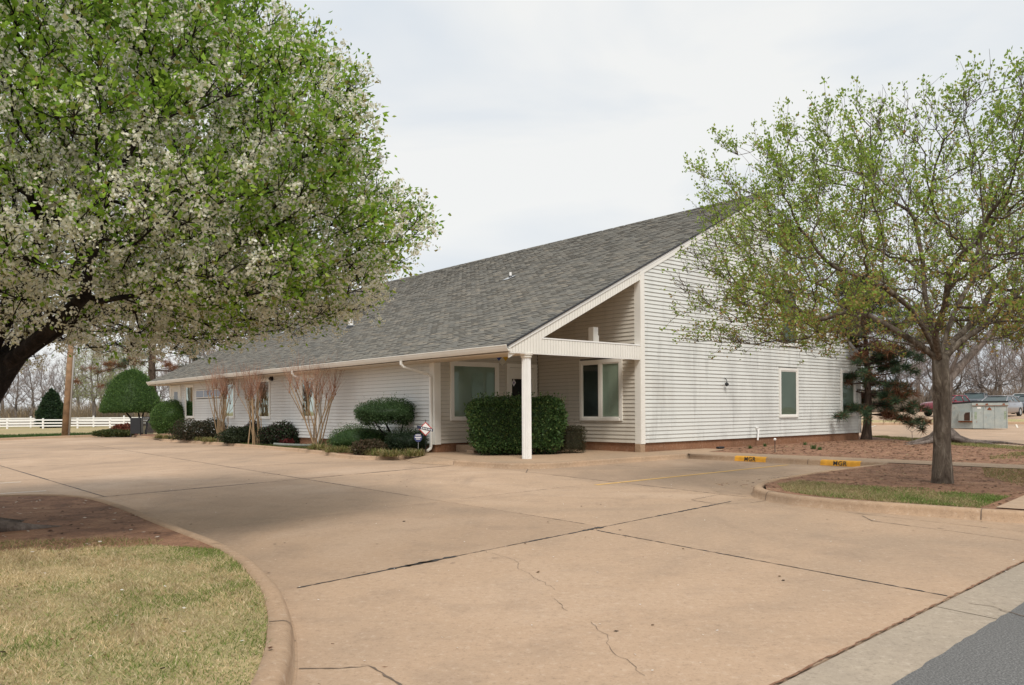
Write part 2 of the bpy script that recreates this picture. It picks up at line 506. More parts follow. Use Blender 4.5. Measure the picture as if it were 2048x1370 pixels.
# ---- kerbs: a rounded section swept along a smoothed line
def smooth_line(pts, n=7):
    out = []
    P_ = [Vector((p[0], p[1], 0)) for p in pts]
    for i in range(len(P_) - 1):
        p0, p1, p2, p3 = P_[max(i - 1, 0)], P_[i], P_[i + 1], P_[min(i + 2, len(P_) - 1)]
        for k in range(n):
            t = k / n
            out.append(.5 * ((2 * p1) + (p2 - p0) * t + (2 * p0 - 5 * p1 + 4 * p2 - p3) * t * t + (3 * p1 - p0 - 3 * p2 + p3) * t ** 3))
    out.append(P_[-1])
    return out
def kerb(pts, h=.13, w=.145, side=1, name='kerb', smooth=True, z0=0.0, hs=None):
    """pts: outer foot line in world xy; side=+1 raised part lies to the left of travel"""
    ln = smooth_line(pts) if smooth else [Vector((p[0], p[1], 0)) for p in pts]
    prof = [(-.02, -.02), (-.016, .004), (-.008, .03), (0, .05), (.012, .62), (.022, .83), (.042, .96), (.065, 1.0), (w, 1.0), (w + .01, .6), (w + .01, -.2)]
    rings = []
    N = len(ln)
    for i, p in enumerate(ln):
        t = (ln[min(i + 1, N - 1)] - ln[max(i - 1, 0)]).normalized()
        nrm = Vector((-t.y, t.x, 0)) * side
        hh = h if hs is None else h * np.interp(i / (N - 1), [q[0] for q in hs], [q[1] for q in hs])
        rings.append([(p.x + nrm.x * d, p.y + nrm.y * d, z0 + (zz * hh if d > -.015 else zz)) for d, zz in prof])
    mb = MB(); mb.rings(rings, True, True, closed=False)
    if side < 0: mb.f = [tuple(reversed(f)) for f in mb.f]
    o = mb.build(name, M_KERB, smooth=True); o['kind'] = 'structure'
    run = 0.0; nxt = 1.3
    for i in range(1, N):
        run += (ln[i] - ln[i - 1]).length
        if run > nxt and rings and hs is None:
            nxt = run + 2.9
            t = (ln[i] - ln[i - 1]).normalized() * .006; nrm = Vector((-t.y, t.x, 0)).normalized() * side * .003
            jm = MB(); a = [(p[0] - nrm.x - t.x, p[1] - nrm.y - t.y, p[2] + .003) for p in rings[i][2:9]]; b = [(p[0] - nrm.x + t.x, p[1] - nrm.y + t.y, p[2] + .003) for p in rings[i][2:9]]
            jm.rings([a, b], closed=False); jm.build('kerb_joint', M_CRACK, o)
    return o, ln

def rlw(*a): return [W(r, l) for r, l in a]
# lawn island at left (foreground)
lawn_line = [G(x, y) for x, y in [(552, 1470), (584, 1370), (589, 1310), (582, 1250), (552, 1192), (472, 1122)]] + rlw((-14.82, -5.6), (-14.72, -3.4), (-14.78, -2.0), (-15.15, -1.15), (-15.9, -.72), (-17.5, -.6), (-22, -.55), (-34, -.5))
kerb(lawn_line, side=1)
# maple island + manager bays + porch walk: one running kerb
kerb(rlw((-6.9, -12.6), (-7.25, -11.6), (-7.42, -10.6), (-7.55, -9.6), (-7.45, -8.75), (-7.0, -8.05), (-6.2, -7.55), (-5.2, -7.25), (-3.5, -7.02), (-1.6, -6.88), (-.25, -6.85)), side=-1)
mgr_kerb, _ = kerb(rlw((0, -6.85), (0, -5), (0, -3.2), (0, -1.55)), side=-1, smooth=False)
kerb(rlw((0.17, -1.42), (-1.5, -1.42), (-3.4, -1.45), (-4.9, -1.5), (-5.55, -1.3), (-5.9, -.7), (-6.02, .2), (-6.05, 1.0)), side=-1, hs=[(0, 1), (1, 1)])
# bed along the long wall
kerb(rlw((-5.0, 3.85), (-5.7, 3.95), (-6.25, 4.3), (-6.5, 5.0), (-6.45, 6.2), (-6.1, 7.6), (-5.85, 9.4), (-5.7, 12), (-5.6, 15), (-5.6, 20), (-5.75, 24.6), (-5.2, 25.3)), side=-1, h=.11)
kerb(rlw((-5.3, 27.6), (-5.0, 31), (-4.9, 34.2)), side=-1, h=.11, smooth=False)
kerb([G(x, y) for x, y in [(-260, 893), (0, 881), (150, 875), (262, 871)]], side=1, h=.12)

# ---- raised ground inside the kerbs
Z1 = .115
def offset_line(ln, d):
    out = []
    for i, p in enumerate(ln):
        t = (ln[min(i + 1, len(ln) - 1)] - ln[max(i - 1, 0)]).normalized()
        out.append((p.x - t.y * d, p.y + t.x * d, 0))
    return out
lawn_in = offset_line(smooth_line(lawn_line), .12) + [W(-34, -12), W(-22, -13.0)]
sheet('lawn_soil', [(p[0], p[1], Z1) for p in lawn_in], M_SOIL)
sheet('island_soil', [W(r, l, Z1) for r, l in [(-6.8, -12.5), (-7.1, -11.6), (-7.28, -10.6), (-7.40, -9.6), (-7.28, -8.85), (-6.9, -8.2), (-6.15, -7.7), (-5.2, -7.4), (-3.5, -7.17), (-1.6, -7.0), (-.3, -6.93), (.02, -6.87), (.2, -6.87), (.2, -12.5)]], M_SOIL)
Z2 = .127
sheet('sidewalk', [W(r, l, Z2) for r, l in [(.16, -12.6), (1.35, -12.6), (1.35, -1.2), (2.6, -.9), (2.9, .01), (.16, .01)]], M_WALK)
sheet('street_sidewalk', [W(r, l, Z2 + .002) for r, l in [(-6.75, -12.55), (-6.95, -11.35), (-5.0, -11.1), (.155, -11.0), (.155, -12.55)]], M_CONC)
porch_floor = sheet('porch_floor', [W(r, l, Z2) for r, l in [(.155, -1.3), (-4.9, -1.36), (-5.45, -1.15), (-5.75, -.6), (-5.86, .3), (-5.88, 1.0), (-5.3, 3.2), (-4.6, 4.4), (-4.2, 4.4), (.155, 4.4)]], M_WALK)
mb = MB(); mb.add([W(-6.02, .9, .004), W(-5.86, .9, .128), W(-5.28, 3.2, .128), W(-4.75, 4.2, .128), W(-4.9, 4.3, .004), W(-5.6, 3.9, .004), W(-6.3, 2.4, .004)], [(0, 1, 6), (1, 2, 6), (2, 5, 6), (2, 3, 5), (3, 4, 5)])
o = mb.build('porch_ramp', M_WALK); o['kind'] = 'structure'
sheet('side_yard_soil', [W(r, l, Z1) for r, l in [(1.3, -12.6), (1.3, -.5), (2.6, .3), (12.9, .3), (13.1, 3.5), (17.6, 3.5), (17.0, 1.2), (15.0, -1.4), (12.2, -3.8), (9.5, -7.0), (7.6, -9.0), (6.5, -12.6)]], M_SOIL)
sheet('bed_soil', [W(r, l, .10) for r, l in [(-4.2, 4.4), (-5.0, 4.0), (-5.7, 4.1), (-6.1, 4.45), (-6.33, 5.0), (-6.28, 6.2), (-5.95, 7.6), (-5.7, 9.4), (-5.55, 12), (-5.45, 15), (-5.45, 20), (-5.6, 24.6), (-5.1, 25.2), (-4.2, 25.2)]], M_SOIL)
sheet('entry_path', [W(r, l, .035) for r, l in [(-5.6, 25.3), (-5.3, 27.6), (-2.6, 28.4), (-2.6, 26.4), (-4.3, 25.3)]], M_WALK)
sheet('end_bed_soil', [W(r, l, .10) for r, l in [(-5.15, 27.7), (-4.85, 31), (-4.75, 34.2), (2, 36.5), (2, 28.6), (-2.6, 28.5)]], M_SOIL)
draped('back_parking_lot', W(17.6, 4.2), W(7.2, -13), W(40, -34), W(44, 15), 30, 30, -.03, M_CONC)
draped('car_park', (5, 53), (75, 53), (90, 82), (-10, 82), 30, 10, .012, M_CONC)
draped('grass_strip', (2, 50.1), (75, 50.1), (75, 53), (2, 53), 30, 3, .02, M_THATCH)
kb = [(x, 50.0) for x in range(8, 76, 2)]
mb = MB(); rings = []
for x, y in kb:
    h0 = hterr(x, y)
    rings.append([(x, y - .02, h0 - .1), (x, y, h0 + .10), (x, y + .05, h0 + .14), (x, y + .18, h0 + .14), (x, y + .2, h0 - .1)])
mb.rings(rings, True, True, closed=False)
o = mb.build('kerb', M_KERB); o['kind'] = 'structure'

# ---- painted lines, cracks, tar (thin sheets on the slabs)
def ribbon(name, pts, w, mat, z=.004, parent=None, jit=0.0, seed=1):
    rg = random.Random(seed); mb = MB(); L = []; R_ = []
    P_ = [Vector((p[0], p[1], 0)) for p in pts]
    if jit:
        Q = []
        for a, b_ in zip(P_, P_[1:]):
            n = max(2, int((b_ - a).length / .045))
            d = (b_ - a).normalized(); q = Vector((-d.y, d.x, 0))
            for k in range(n): Q.append(a.lerp(b_, k / n) + q * rg.uniform(-jit, jit))
        P_ = Q + [P_[-1]]
    for i, p in enumerate(P_):
        t = (P_[min(i + 1, len(P_) - 1)] - P_[max(i - 1, 0)]).normalized()
        q = Vector((-t.y, t.x, 0)) * (w / 2 * (rg.uniform(.25, 1.3) if jit else 1))
        L.append((p.x + q.x, p.y + q.y, z)); R_.append((p.x - q.x, p.y - q.y, z))
    n = len(L)
    mb.add(L + R_, [(i, n + i, n + i + 1, i + 1) for i in range(n - 1)])
    return mb.build(name, mat, parent)
ribbon('painted_line', rlw((-7.3, -5.02), (-.35, -4.70)), .11, M_YLINE, .004, lot)
for l_ in (.95, 3.35, 5.8, 8.2):
    ribbon('painted_line', rlw((-19.8, l_), (-14.85, l_)), .09, M_WLINE, .004, lot)
ribbon('crack', [G(x, y) for x, y in [(965, 1102), (1030, 1120), (1040, 1138), (1075, 1158), (1110, 1180)]], .0034, M_CRACK, .003, lot, .016, 2)
ribbon('crack', [G(x, y) for x, y in [(1110, 1198), (1135, 1222)]], .004, M_CRACK, .003, lot, .014, 3)
ribbon('crack', [G(x, y) for x, y in [(1185, 1244), (1210, 1270), (1218, 1292), (1230, 1305), (1262, 1330), (1290, 1352)]], .0034, M_CRACK, .003, lot, .018, 4)
ribbon('crack', [G(x, y) for x, y in [(598, 1338), (680, 1338), (737, 1332), (790, 1362), (840, 1400)]], .014, M_CRACK, .003, lot, .008, 5)
ribbon('crack', [G(x, y) for x, y in [(1440, 989), (1382, 1000), (1432, 1008), (1500, 1006), (1534, 1001)]], .016, M_CRACK, .003, lot, .01, 6)
ribbon('crack', [G(x, y) for x, y in [(1725, 1032), (1745, 1042), (1820, 1052)]], .022, M_CRACK, .003, lot, .006, 7)
ribbon('crack', [G(x, y) for x, y in [(1820, 1052), (1900, 1062), (2048, 1082)]], .009, M_CRACK, .003, lot, .006, 8)
ribbon('crack', [G(x, y) for x, y in [(1056, 938), (1052, 946)]], .03, M_CRACK, .003, lot, .006, 9)
def cj(j, r0, r1): return [W(r, CROSS[j](r)) for r in np.linspace(r0, r1, 6)]
def lj(f, l0, l1): return [W(f(l), l) for l in np.linspace(l0, l1, 6)]
rb = random.Random(77)
def tar(pts, w, gaps, seed):
    """tar seal in broken lengths of changing width"""
    P_ = [Vector((p[0], p[1], 0)) for p in pts]; a, b_ = P_[0], P_[-1]; L_ = (b_ - a).length; t = 0.0; k = 0
    while t < L_:
        n = rb.uniform(.3, 1.6); e = min(t + n, L_)
        if True:
            wk = w * rb.uniform(.55, 1.25) if rb.random() > gaps else w * .35
            def at_(d):
                u = d / L_ * (len(P_) - 1); i = min(int(u), len(P_) - 2); return P_[i].lerp(P_[i + 1], u - i)
            ribbon('tar_joint', [at_(t), at_((t + e) / 2), at_(e)], wk, M_JOINT, .003, lot, .007, seed * 50 + k)
        t = e; k += 1
for k, (pts, w, g_) in enumerate([(cj(1, -15.0, -11.3), .034, .25), (cj(1, -11.2, -7.75), .046, .05), (lj(J2, -8.75, -12.6), .024, .05), (lj(J3, -.9, 11), .034, 0), (cj(3, -15.6, -6.2), .05, .08), (lj(J5, -8.3, -4.2), .010, .3),
                              (lj(J5, -4.2, 22), .026, .03), (lj(J6, -1.6, -8.0), .018, .2), (lj(J6B, -1.6, -6.9), .018, .35), (cj(2, -10.4, -7.4), .014, .35), (cj(4, -18, -6.3), .018, .4), (cj(5, -18, -6.0), .03, .3), (cj(6, -30, -6.0), .04, .3), (cj(7, -30, -6), .05, .3), (lj(J7, -9.9, -11.6), .012, .3)]):
    tar(pts, w, g_, k + 1)
for k, (a, w) in enumerate([((-14.1, -13.6), .05), ((-11.35, -11.0), .075), ((-13.9, -13.3), .055)]):
    ribbon('tar_patch', cj(1, *a), w, M_JOINT, .0045, lot, .012, 20 + k)
ribbon('crack', cj(0, -16, -4), .016, M_SOIL, .005, lot, .007, 31)
ribbon('crack', rlw((-11.75, -12.66), (-11.7, -12.9), (-11.9, -13.25)), .012, M_CRACK, -.012 + .004, gutter_strip, .012, 33)

# litter on the paving: petals, dead leaf scraps
def flecks(name, n, area, cols, s0, s1, seed, label, zz=.006):
    rg = np.random.default_rng(seed)
    r = rg.uniform(area[0], area[1], n); l_ = rg.uniform(area[2], area[3], n)
    x = CX + r * RV[0] + l_ * LV[0]; y = CY + r * RV[1] + l_ * LV[1]
    a = rg.uniform(0, 6.28, n); s = rg.uniform(s0, s1, n); el = rg.uniform(.35, 1, n)
    V = np.zeros((n, 4, 3)); base = np.stack([x, y, np.full(n, zz)], 1)
    d = np.stack([np.cos(a), np.sin(a), rg.uniform(0, .35, n)], 1) * s[:, None]
    q = np.stack([-np.sin(a), np.cos(a), rg.uniform(0, .3, n)], 1) * (s * el)[:, None]
    V[:, 0] = base - d * .5; V[:, 1] = base + q * .5 + d * .05; V[:, 2] = base + d * .5; V[:, 3] = base - q * .5
    V[:, :, 2] = np.maximum(V[:, :, 2], zz - .001)
    cc = np.array(cols)[rg.integers(0, len(cols), n)]
    me = np_mesh(name, V.reshape(-1, 3), np.arange(n * 4).reshape(-1, 4), np.repeat(cc, 4, 0))
    tag(link(name, me, None, M_PETAL), label, 'litter', kind='stuff')
flecks('fallen_petals', 330, (-17, -4, -12.6, 2), [(.8, .76, .7), (.75, .7, .62)], .012, .026, 5, 'white blossom petals scattered over the tan concrete paving')
flecks('lawn_litter', 160, (-18.5, -15.7, -12, -6.5), [(.8, .76, .7), (.12, .06, .035), (.2, .11, .06), (.05, .035, .02)], .015, .05, 8, 'petals and dead leaves lying on the left lawn', Z1 + .03)
flecks('leaf_scraps', 130, (-15, -1, -12.6, 3), [(.05, .035, .025), (.10, .06, .035), (.16, .10, .05)], .015, .05, 6, 'dark dry leaf scraps scattered over the tan concrete paving')

# ================================================================== THE OFFICE BUILDING
HB = empty('office_building', W(0, 0, 0), SITE_ROT, 'long low office building with white lap siding and grey shingle shed roof', 'building')
PITCH = .492; EAVE_R = -5.12; EAVE_Z = 2.93; RIDGE_R = 6.72; L_END = 29.0
def zr(r): return EAVE_Z + PITCH * (r - EAVE_R)
def zb(r): return 6.74 - .515 * (r - 6.5)
Z_S = .38; EXPO = .1143
def wall_l(l0): return lambda u, o, z: (u, l0 - o, z)          # faces the street (towards -l)
def wall_r(r0): return lambda u, o, z: (r0 - o, u, z)          # faces the parking lot (towards -r)
def mbox(mb, f, u0, u1, o0, o1, z0, z1, m=0):
    vs = [f(u, o, z) for z in (z0, z1) for o in (o0, o1) for u in (u0, u1)]
    return mb.add(vs, [(0, 1, 3, 2), (4, 6, 7, 5), (0, 4, 5, 1), (1, 5, 7, 3), (3, 7, 6, 2), (2, 6, 4, 0)], m)
def planks(parent, f, ulo, uhi, ztop, holes, mat, z0=Z_S, seed=0, top=12.0):
    """one board per course and run; ulo/uhi functions of z"""
    rg = random.Random(seed)
    i = 0
    while True:
        zb_, zt = z0 + i * EXPO, z0 + (i + 1) * EXPO
        i += 1
        zt_ = min(zt, ztop)
        if zt_ - zb_ < .02: break
        a0, a1, b0, b1 = ulo(zb_), ulo(zt_), uhi(zb_), uhi(zt_)
        if b0 - a0 < .05: break
        cuts = sorted([(h[0], h[1]) for h in holes if h[2] < (zb_ + zt_) / 2 < h[3]])
        runs = []; cur = (a0, a1)
        for c0, c1 in cuts:
            if c0 > cur[0] + .02: runs.append((cur, (c0, c0)))
            cur = (c1, c1)
        if b0 > cur[0] + .02: runs.append((cur, (b0, max(b1, cur[1]))))
        lip = .024 + rg.uniform(-.002, .003)
        for (p0, p1), (q0, q1) in runs:
            mb = MB(); g = .0045
            vs = [f(p0, 0, zb_ + g), f(q0, 0, zb_ + g), f(q0, lip, zb_ + g), f(p0, lip, zb_ + g), f(p0, lip, zb_ + g + .012), f(q0, lip, zb_ + g + .012),
                  f(p1, .004, zt_), f(q1, .004, zt_), f(p1, 0, zt_), f(q1, 0, zt_)]
            mb.add(vs, [(0, 1, 2, 3), (3, 2, 5, 4), (4, 5, 7, 6), (6, 7, 9, 8), (0, 3, 4, 6, 8), (1, 9, 7, 5, 2)])
            mb.build('plank', mat, parent)
def window(f, u0, u1, z0, z1, blind=M_BLIND, mull=None, trim=.075, fm=M_TRIMW, proud=.05, darkpane=()):
    mb = MB(); t = trim
    mbox(mb, f, u0, u0 + t, 0, proud, z0, z1); mbox(mb, f, u1 - t, u1, 0, proud, z0, z1)
    mbox(mb, f, u0 + t, u1 - t, 0, proud, z1 - t, z1); mbox(mb, f, u0 + t, u1 - t, 0, proud + .012, z0, z0 + t * .8)
    w = mb.build('window', fm, HB)
    bays = [(u0 + t, u1 - t)]
    if mull:
        mb = MB(); mbox(mb, f, mull - .045, mull + .045, 0, proud - .004, z0 + t * .8, z1 - t); mb.build('mullion', fm, w)
        bays = [(u0 + t, mull - .045), (mull + .045, u1 - t)]
    for k, (a, b_) in enumerate(bays):
        s = .04; zz0, zz1 = z0 + t * .8, z1 - t
        mb = MB()
        mbox(mb, f, a, a + s, 0, proud * .72, zz0, zz1); mbox(mb, f, b_ - s, b_, 0, proud * .72, zz0, zz1)
        mbox(mb, f, a + s, b_ - s, 0, proud * .72, zz1 - s, zz1); mbox(mb, f, a + s, b_ - s, 0, proud * .72, zz0, zz0 + s)
        mb.build('sash', fm, w)
        mb = MB(); mb.add([f(a + s, .026, zz0 + s), f(b_ - s, .026, zz0 + s), f(b_ - s, .026, zz1 - s), f(a + s, .026, zz1 - s)], [(0, 1, 2, 3)]); mb.build('pane', M_GLASS, w)
        mb = MB(); mb.add([f(a + s, .010, zz0 + s), f(b_ - s, .010, zz0 + s), f(b_ - s, .010, zz1 - s), f(a + s, .010, zz1 - s)], [(0, 1, 2, 3)]); mb.build('blind', M_BLACK if k in darkpane else blind, w)
    return w

# ---- gable wall (street side)
def uhi_g(z):
    return 12.86 if z < zb(12.86) - .10 else max(6.62, 6.5 + (6.64 - z) / .515) if z < 6.55 else 6.62
def ulo_g(z):
    return .0 if z < zr(0) - .16 else EAVE_R + (z + .16 - EAVE_Z) / PITCH
mb = MB(); mb.prism([(-.16, Z_S), (12.86, Z_S), (12.86, zb(12.86) - .12), (6.62, zb(6.62) - .12), (6.62, zr(6.62) - .16), (-.16, zr(-.16) - .16)], .0, .12, 'y')
gw = mb.build('wall', M_BACK, HB); gw['label'] = 'gable wall with grimy white lap siding'
HG = [(7.03, 8.25, 1.03, 2.74), (11.31, 12.42, 1.04, 2.80), (7.11, 8.29, 3.51, 5.50)]
planks(gw, wall_l(0), ulo_g, uhi_g, 8.5, HG, M_SID, seed=1)
fg = wall_l(0)
for h in HG: window(fg, *h, trim=.085, proud=.055)
mb = MB(); mbox(mb, fg, 12.72, 12.9, -.12, .035, Z_S - .01, zb(12.86) - .14); mb.build('corner_trim', M_TRIMW, HB)
# front corner post (two faces)
mb = MB(); mbox(mb, fg, -.185, -.004, -.20, .034, Z_S - .02, zr(-.1) - .17); mb.build('corner_trim', M_TRIM, HB)
mb = MB(); mbox(mb, wall_r(-.187), -.02, .19, 0, .006, Z_S - .012, 2.79); mb.build('corner_trim', M_TRIM, HB)
# ---- porch walls
RS = -.17
mb = MB(); mb.box(RS + .003, RS + .10, .21, 4.33, Z_S, zr(RS) - .2)
pw = mb.build('wall', M_BACK, HB)
fs_ = wall_r(RS)
planks(pw, fs_, lambda z: .19, lambda z: 4.31, zr(RS) - .22, [(.66, 2.39, 1.02, 2.84)], M_SID_SHADE, seed=2)
w_ = window(fs_, .66, 2.39, 1.02, 2.84, mull=1.53, trim=.10, fm=M_TRIM, blind=M_BLIND, darkpane=(1,))
LB = 4.33
mb = MB(); mb.prism([(-4.25, Z_S), (RS, Z_S), (RS, zr(RS) - .2), (-4.25, zr(-4.25) - .2)], LB + .001, LB + .10, 'y')
bw = mb.build('wall', M_BACK, HB)
fb = wall_l(LB)
planks(bw, fb, lambda z: max(-4.05, EAVE_R + (z + .26 - EAVE_Z) / PITCH), lambda z: RS - .03, zr(RS) - .22, [(-3.71, -1.86, 1.05, 2.82), (-1.54, -.25, .1, 2.82)], M_SID_SHADE, seed=3)
window(fb, -3.71, -1.86, 1.05, 2.82, trim=.10, fm=M_TRIM, blind=M_BLIND, proud=.07)
# entrance door
mb = MB()
mbox(mb, fb, -1.54, -1.42, 0, .07, Z_S, 2.82); mbox(mb, fb, -.37, -.25, 0, .07, Z_S, 2.82); mbox(mb, fb, -1.42, -.37, 0, .07, 2.70, 2.82)
mbox(mb, fb, -1.42, -.37, 0, .045, 2.40, 2.69)
door = mb.build('door', M_TRIM, HB)
mb = MB(); mbox(mb, fb, -1.42, -1.31, 0, .04, Z_S, 2.398); mbox(mb, fb, -.48, -.37, 0, .04, Z_S, 2.398); mbox(mb, fb, -1.31, -.48, 0, .04, Z_S, .62); mbox(mb, fb, -1.31, -.48, 0, .04, 2.34, 2.398)
mb.build('door_frame', M_TRIM, door)
mb = MB(); mb.add([fb(-1.31, .03, .62), fb(-.48, .03, .62), fb(-.48, .03, 2.34), fb(-1.31, .03, 2.34)], [(0, 1, 2, 3)]); mb.build('pane', M_DARKG, door)
M_STICK = simple('sticker_white', (.72, .70, .72), .5); M_STICKR = simple('sticker_red', (.30, .04, .05), .5)
def flat(f, poly, o, name, mat, par):
    mb = MB(); mb.add([f(u, o, z) for u, z in poly], [tuple(range(len(poly)))]); return mb.build(name, mat, par)
def drect(f, u, z, w, h, o, name, mat, par): return flat(f, [(u - w / 2, z - h / 2), (u + w / 2, z - h / 2), (u + w / 2, z + h / 2), (u - w / 2, z + h / 2)], o, name, mat, par)
st = flat(fb, [(-1.23, 2.10), (-1.14, 2.22), (-1.23, 2.34), (-1.32 + .012, 2.22)], .034, 'sticker', M_STICK, door)
flat(fb, [(-1.23, 2.165), (-1.185, 2.22), (-1.23, 2.275), (-1.275, 2.22)], .037, 'sticker', simple('sticker_violet', (.25, .2, .34), .5), door)
drect(fb, -.80, 2.20, .14, .20, .034, 'sticker', M_STICK, door)
drect(fb, -.80, 1.98, .12, .14, .034, 'sticker', simple('sticker_grey', (.10, .11, .15), .5), door)
drect(fb, -1.08, 1.73, .22, .05, .034, 'sticker', M_STICK, door)
for k in range(3): drect(fb, -1.06, 1.645 - k * .035, .16 - .03 * k, .012, .034, 'sticker', M_STICKR, door)
mb = MB(); mb.tube([fb(-1.27, .05, 1.1), fb(-1.27, .09, 1.12), fb(-1.27, .09, 1.4), fb(-1.27, .05, 1.42)], .012, 6); mb.build('handle', M_STEEL, door)
# hazard diamond on the wall between window and door
fire = MB()
cz, cu, hd = 3.02, -1.70, .27
def dia(k):
    c = [(cu, cz), (cu - hd / 2, cz + hd / 2), (cu - hd, cz), (cu - hd / 2, cz - hd / 2), (cu, cz - hd), (cu + hd / 2, cz - hd / 2), (cu + hd, cz), (cu + hd / 2, cz + hd / 2), (cu, cz + hd)]
    idx = {'l': (0, 1, 2, 3), 'b': (0, 3, 4, 5), 'r': (0, 5, 6, 7), 't': (0, 7, 8, 1)}[k]
    return [c[i] for i in idx]
sg = MB(); pl = [(cu, cz - hd - .01), (cu + hd + .01, cz), (cu, cz + hd + .01), (cu - hd - .01, cz)]
sg.add([fb(u, .028, z) for u, z in pl] + [fb(u, .034, z) for u, z in pl], [(0, 1, 2, 3), (4, 5, 6, 7), (0, 1, 5, 4), (1, 2, 6, 5), (2, 3, 7, 6), (3, 0, 4, 7)])
so = sg.build('hazard_sign', M_WHITE, HB); so['label'] = 'diamond hazard sign in blue, red, yellow and white quarters'
for k, c in (('l', (.02, .06, .30)), ('t', (.5, .02, .02)), ('r', (.75, .42, .03)), ('b', (.66, .62, .52))):
    flat(fb, dia(k), .037, 'quarter', simple('sign_' + k, c, .5), so)
# ---- long wall (parking lot side)
RW = -4.25
mb = MB(); mb.box(RW + .002, RW + .12, LB + .05, 28.15, Z_S, 2.80)
lw = mb.build('wall', M_BACK, HB)
fl = wall_r(RW)
HL = [(11.84, 13.0, 1.08, 2.70), (15.75, 16.95, 1.06, 2.70), (19.49, 20.62, 1.07, 2.70), (24.6, 25.81, 1.07, 2.70), (21.1, 24.3, 2.03, 2.42), (26.44, 28.0, .1, 2.72)]
planks(lw, fl, lambda z: LB + .22, lambda z: 28.1, 2.80, HL, M_SIDL, seed=5)
for k, h in enumerate(HL[:4]): window(fl, *h, trim=.09, fm=M_TRIMW, blind=M_BLIND if k else M_BLIND2)
M_BLUE = simple('blue_glass', (.20, .24, .33), .25, .1, 2)
mb = MB(); mbox(mb, fl, 21.1, 24.3, 0, .03, 2.03, 2.42); hi = mb.build('window', M_TRIMW, HB)
for a, b_ in ((21.15, 22.12), (22.2, 23.2), (23.28, 24.25)):
    mb = MB(); mbox(mb, fl, a, b_, .03, .034, 2.07, 2.38); mb.build('pane', M_BLUE, hi)
mb = MB(); mbox(mb, fl, 26.44, 26.62, 0, .06, Z_S, 2.72); mbox(mb, fl, 27.82, 28.0, 0, .06, Z_S, 2.72); mbox(mb, fl, 26.62, 27.82, 0, .06, 2.55, 2.72)
d2 = mb.build('door', M_TRIM, HB); d2['label'] = 'far entrance door in a cream frame'
mb = MB(); mbox(mb, fl, 26.62, 27.82, 0, .03, Z_S, 2.55); mb.build('door_panel', M_TRIM, d2)
mb = MB(); mbox(mb, fl, 26.95, 27.5, .03, .034, .9, 2.4); mb.build('pane', M_DARKG, d2)
mb = MB(); mbox(mb, wall_r(RW - .0), LB - .035, LB + .21, -.1, .035, Z_S - .02, 2.79); mbox(mb, fb, -4.285, -4.06, 0, .036, Z_S - .02, 2.79)
mb.build('corner_trim', M_TRIM, HB)
mb = MB(); mbox(mb, fl, 28.0, 28.2, -.1, .035, Z_S - .02, 2.79); mb.build('corner_trim', M_TRIM, HB)
# closing walls out of view
mb = MB(); mb.prism([(RW, .3), (12.86, .3), (12.86, zb(12.86) - .12), (6.62, zb(6.62) - .12), (6.62, zr(6.62) - .2), (RW, zr(RW) - .2)], 28.05, 28.17, 'y'); mb.build('wall', M_SIDL, HB)
mb = MB(); mb.box(12.76, 12.86, .12, 28.05, .3, zb(12.86) - .13); mb.build('wall', M_SIDL, HB)
mb = MB(); mb.box(6.52, 6.62, .12, 28.05, zb(6.62) - .2, zr(6.62) - .2); mb.build('wall', M_SIDL, HB)
# foundation
mb = MB()
mb.box(-.15, 12.82, .03, .25, -.1, Z_S); mb.box(-.15, .1, .25, 4.4, -.1, Z_S); mb.box(-4.22, -.15, LB + .02, LB + .25, -.1, Z_S)
mb.box(-4.21, -4.0, LB + .25, 28.1, -.1, Z_S); mb.box(12.6, 12.82, .25, 28.1, -.1, Z_S)
fo = mb.build('foundation', M_FOUND, HB)
mb = MB(); mb.bbox(-.20, .0, -.02, .2, -.05, Z_S - .022, .01); mb.build('pier', M_KERB, HB)
# landing and step before the door
mb = MB(); mb.bbox(-3.5, -.2, 3.35, LB - .01, .1, .33, .012); ld = mb.build('landing', M_WALK, HB)
mb = MB(); mb.bbox(-3.85, -.2, 3.0, 3.34, .1, .22, .012); mb.build('step', M_WALK, ld)

# ---- roof
A = math.atan(PITCH); ca, sa = math.cos(A), math.sin(A)
SLEN = (RIDGE_R - EAVE_R) / ca
def rp(s, l, h=0.0): return (EAVE_R + s * ca - h * sa, l, EAVE_Z + s * sa + h * ca)
mb = MB()
t = -.14
mb.add([rp(0, .022), rp(SLEN, .022), rp(SLEN, L_END), rp(0, L_END), rp(0.06, .022, t), rp(SLEN, .022, t), rp(SLEN, L_END, t), rp(0.06, L_END, t)],
       [(0, 1, 2, 3), (4, 7, 6, 5), (0, 4, 5, 1), (2, 6, 7, 3), (1, 5, 6, 2), (0, 3, 7, 4)])
M_UNDER = simple('roof_deck', (.30, .24, .18), .8)
M_FELT = simple('roof_felt', (.03, .03, .032), .9)
roof = mb.build('roof', M_FELT, HB)
rgs = np.random.default_rng(11)
TW, EX = .30, .128
ncs = int(SLEN / EX); tabs = []
for i in range(ncs + 1):
    off = (i % 2) * TW * .5 + rgs.uniform(-.03, .03)
    l = -.07 - off
    while l < L_END:
        a, b_ = max(l + .006, -.07), min(l + TW - .006, L_END + .02)
        if b_ - a > .05: tabs.append((i, a, b_))
        l += TW
SHC = np.array([(.150, .141, .125), (.185, .170, .148), (.118, .113, .104), (.215, .185, .150), (.098, .096, .092), (.165, .150, .130), (.245, .205, .160), (.135, .132, .125)])
SHP = np.array([.20, .18, .16, .11, .10, .14, .05, .06])
def tab_verts(w, hb):
    return [(-.0, 0, 0), (0, w, 0), (0, 0, hb), (0, w, hb), (EX + .02, 0, .003), (EX + .02, w, .003)]
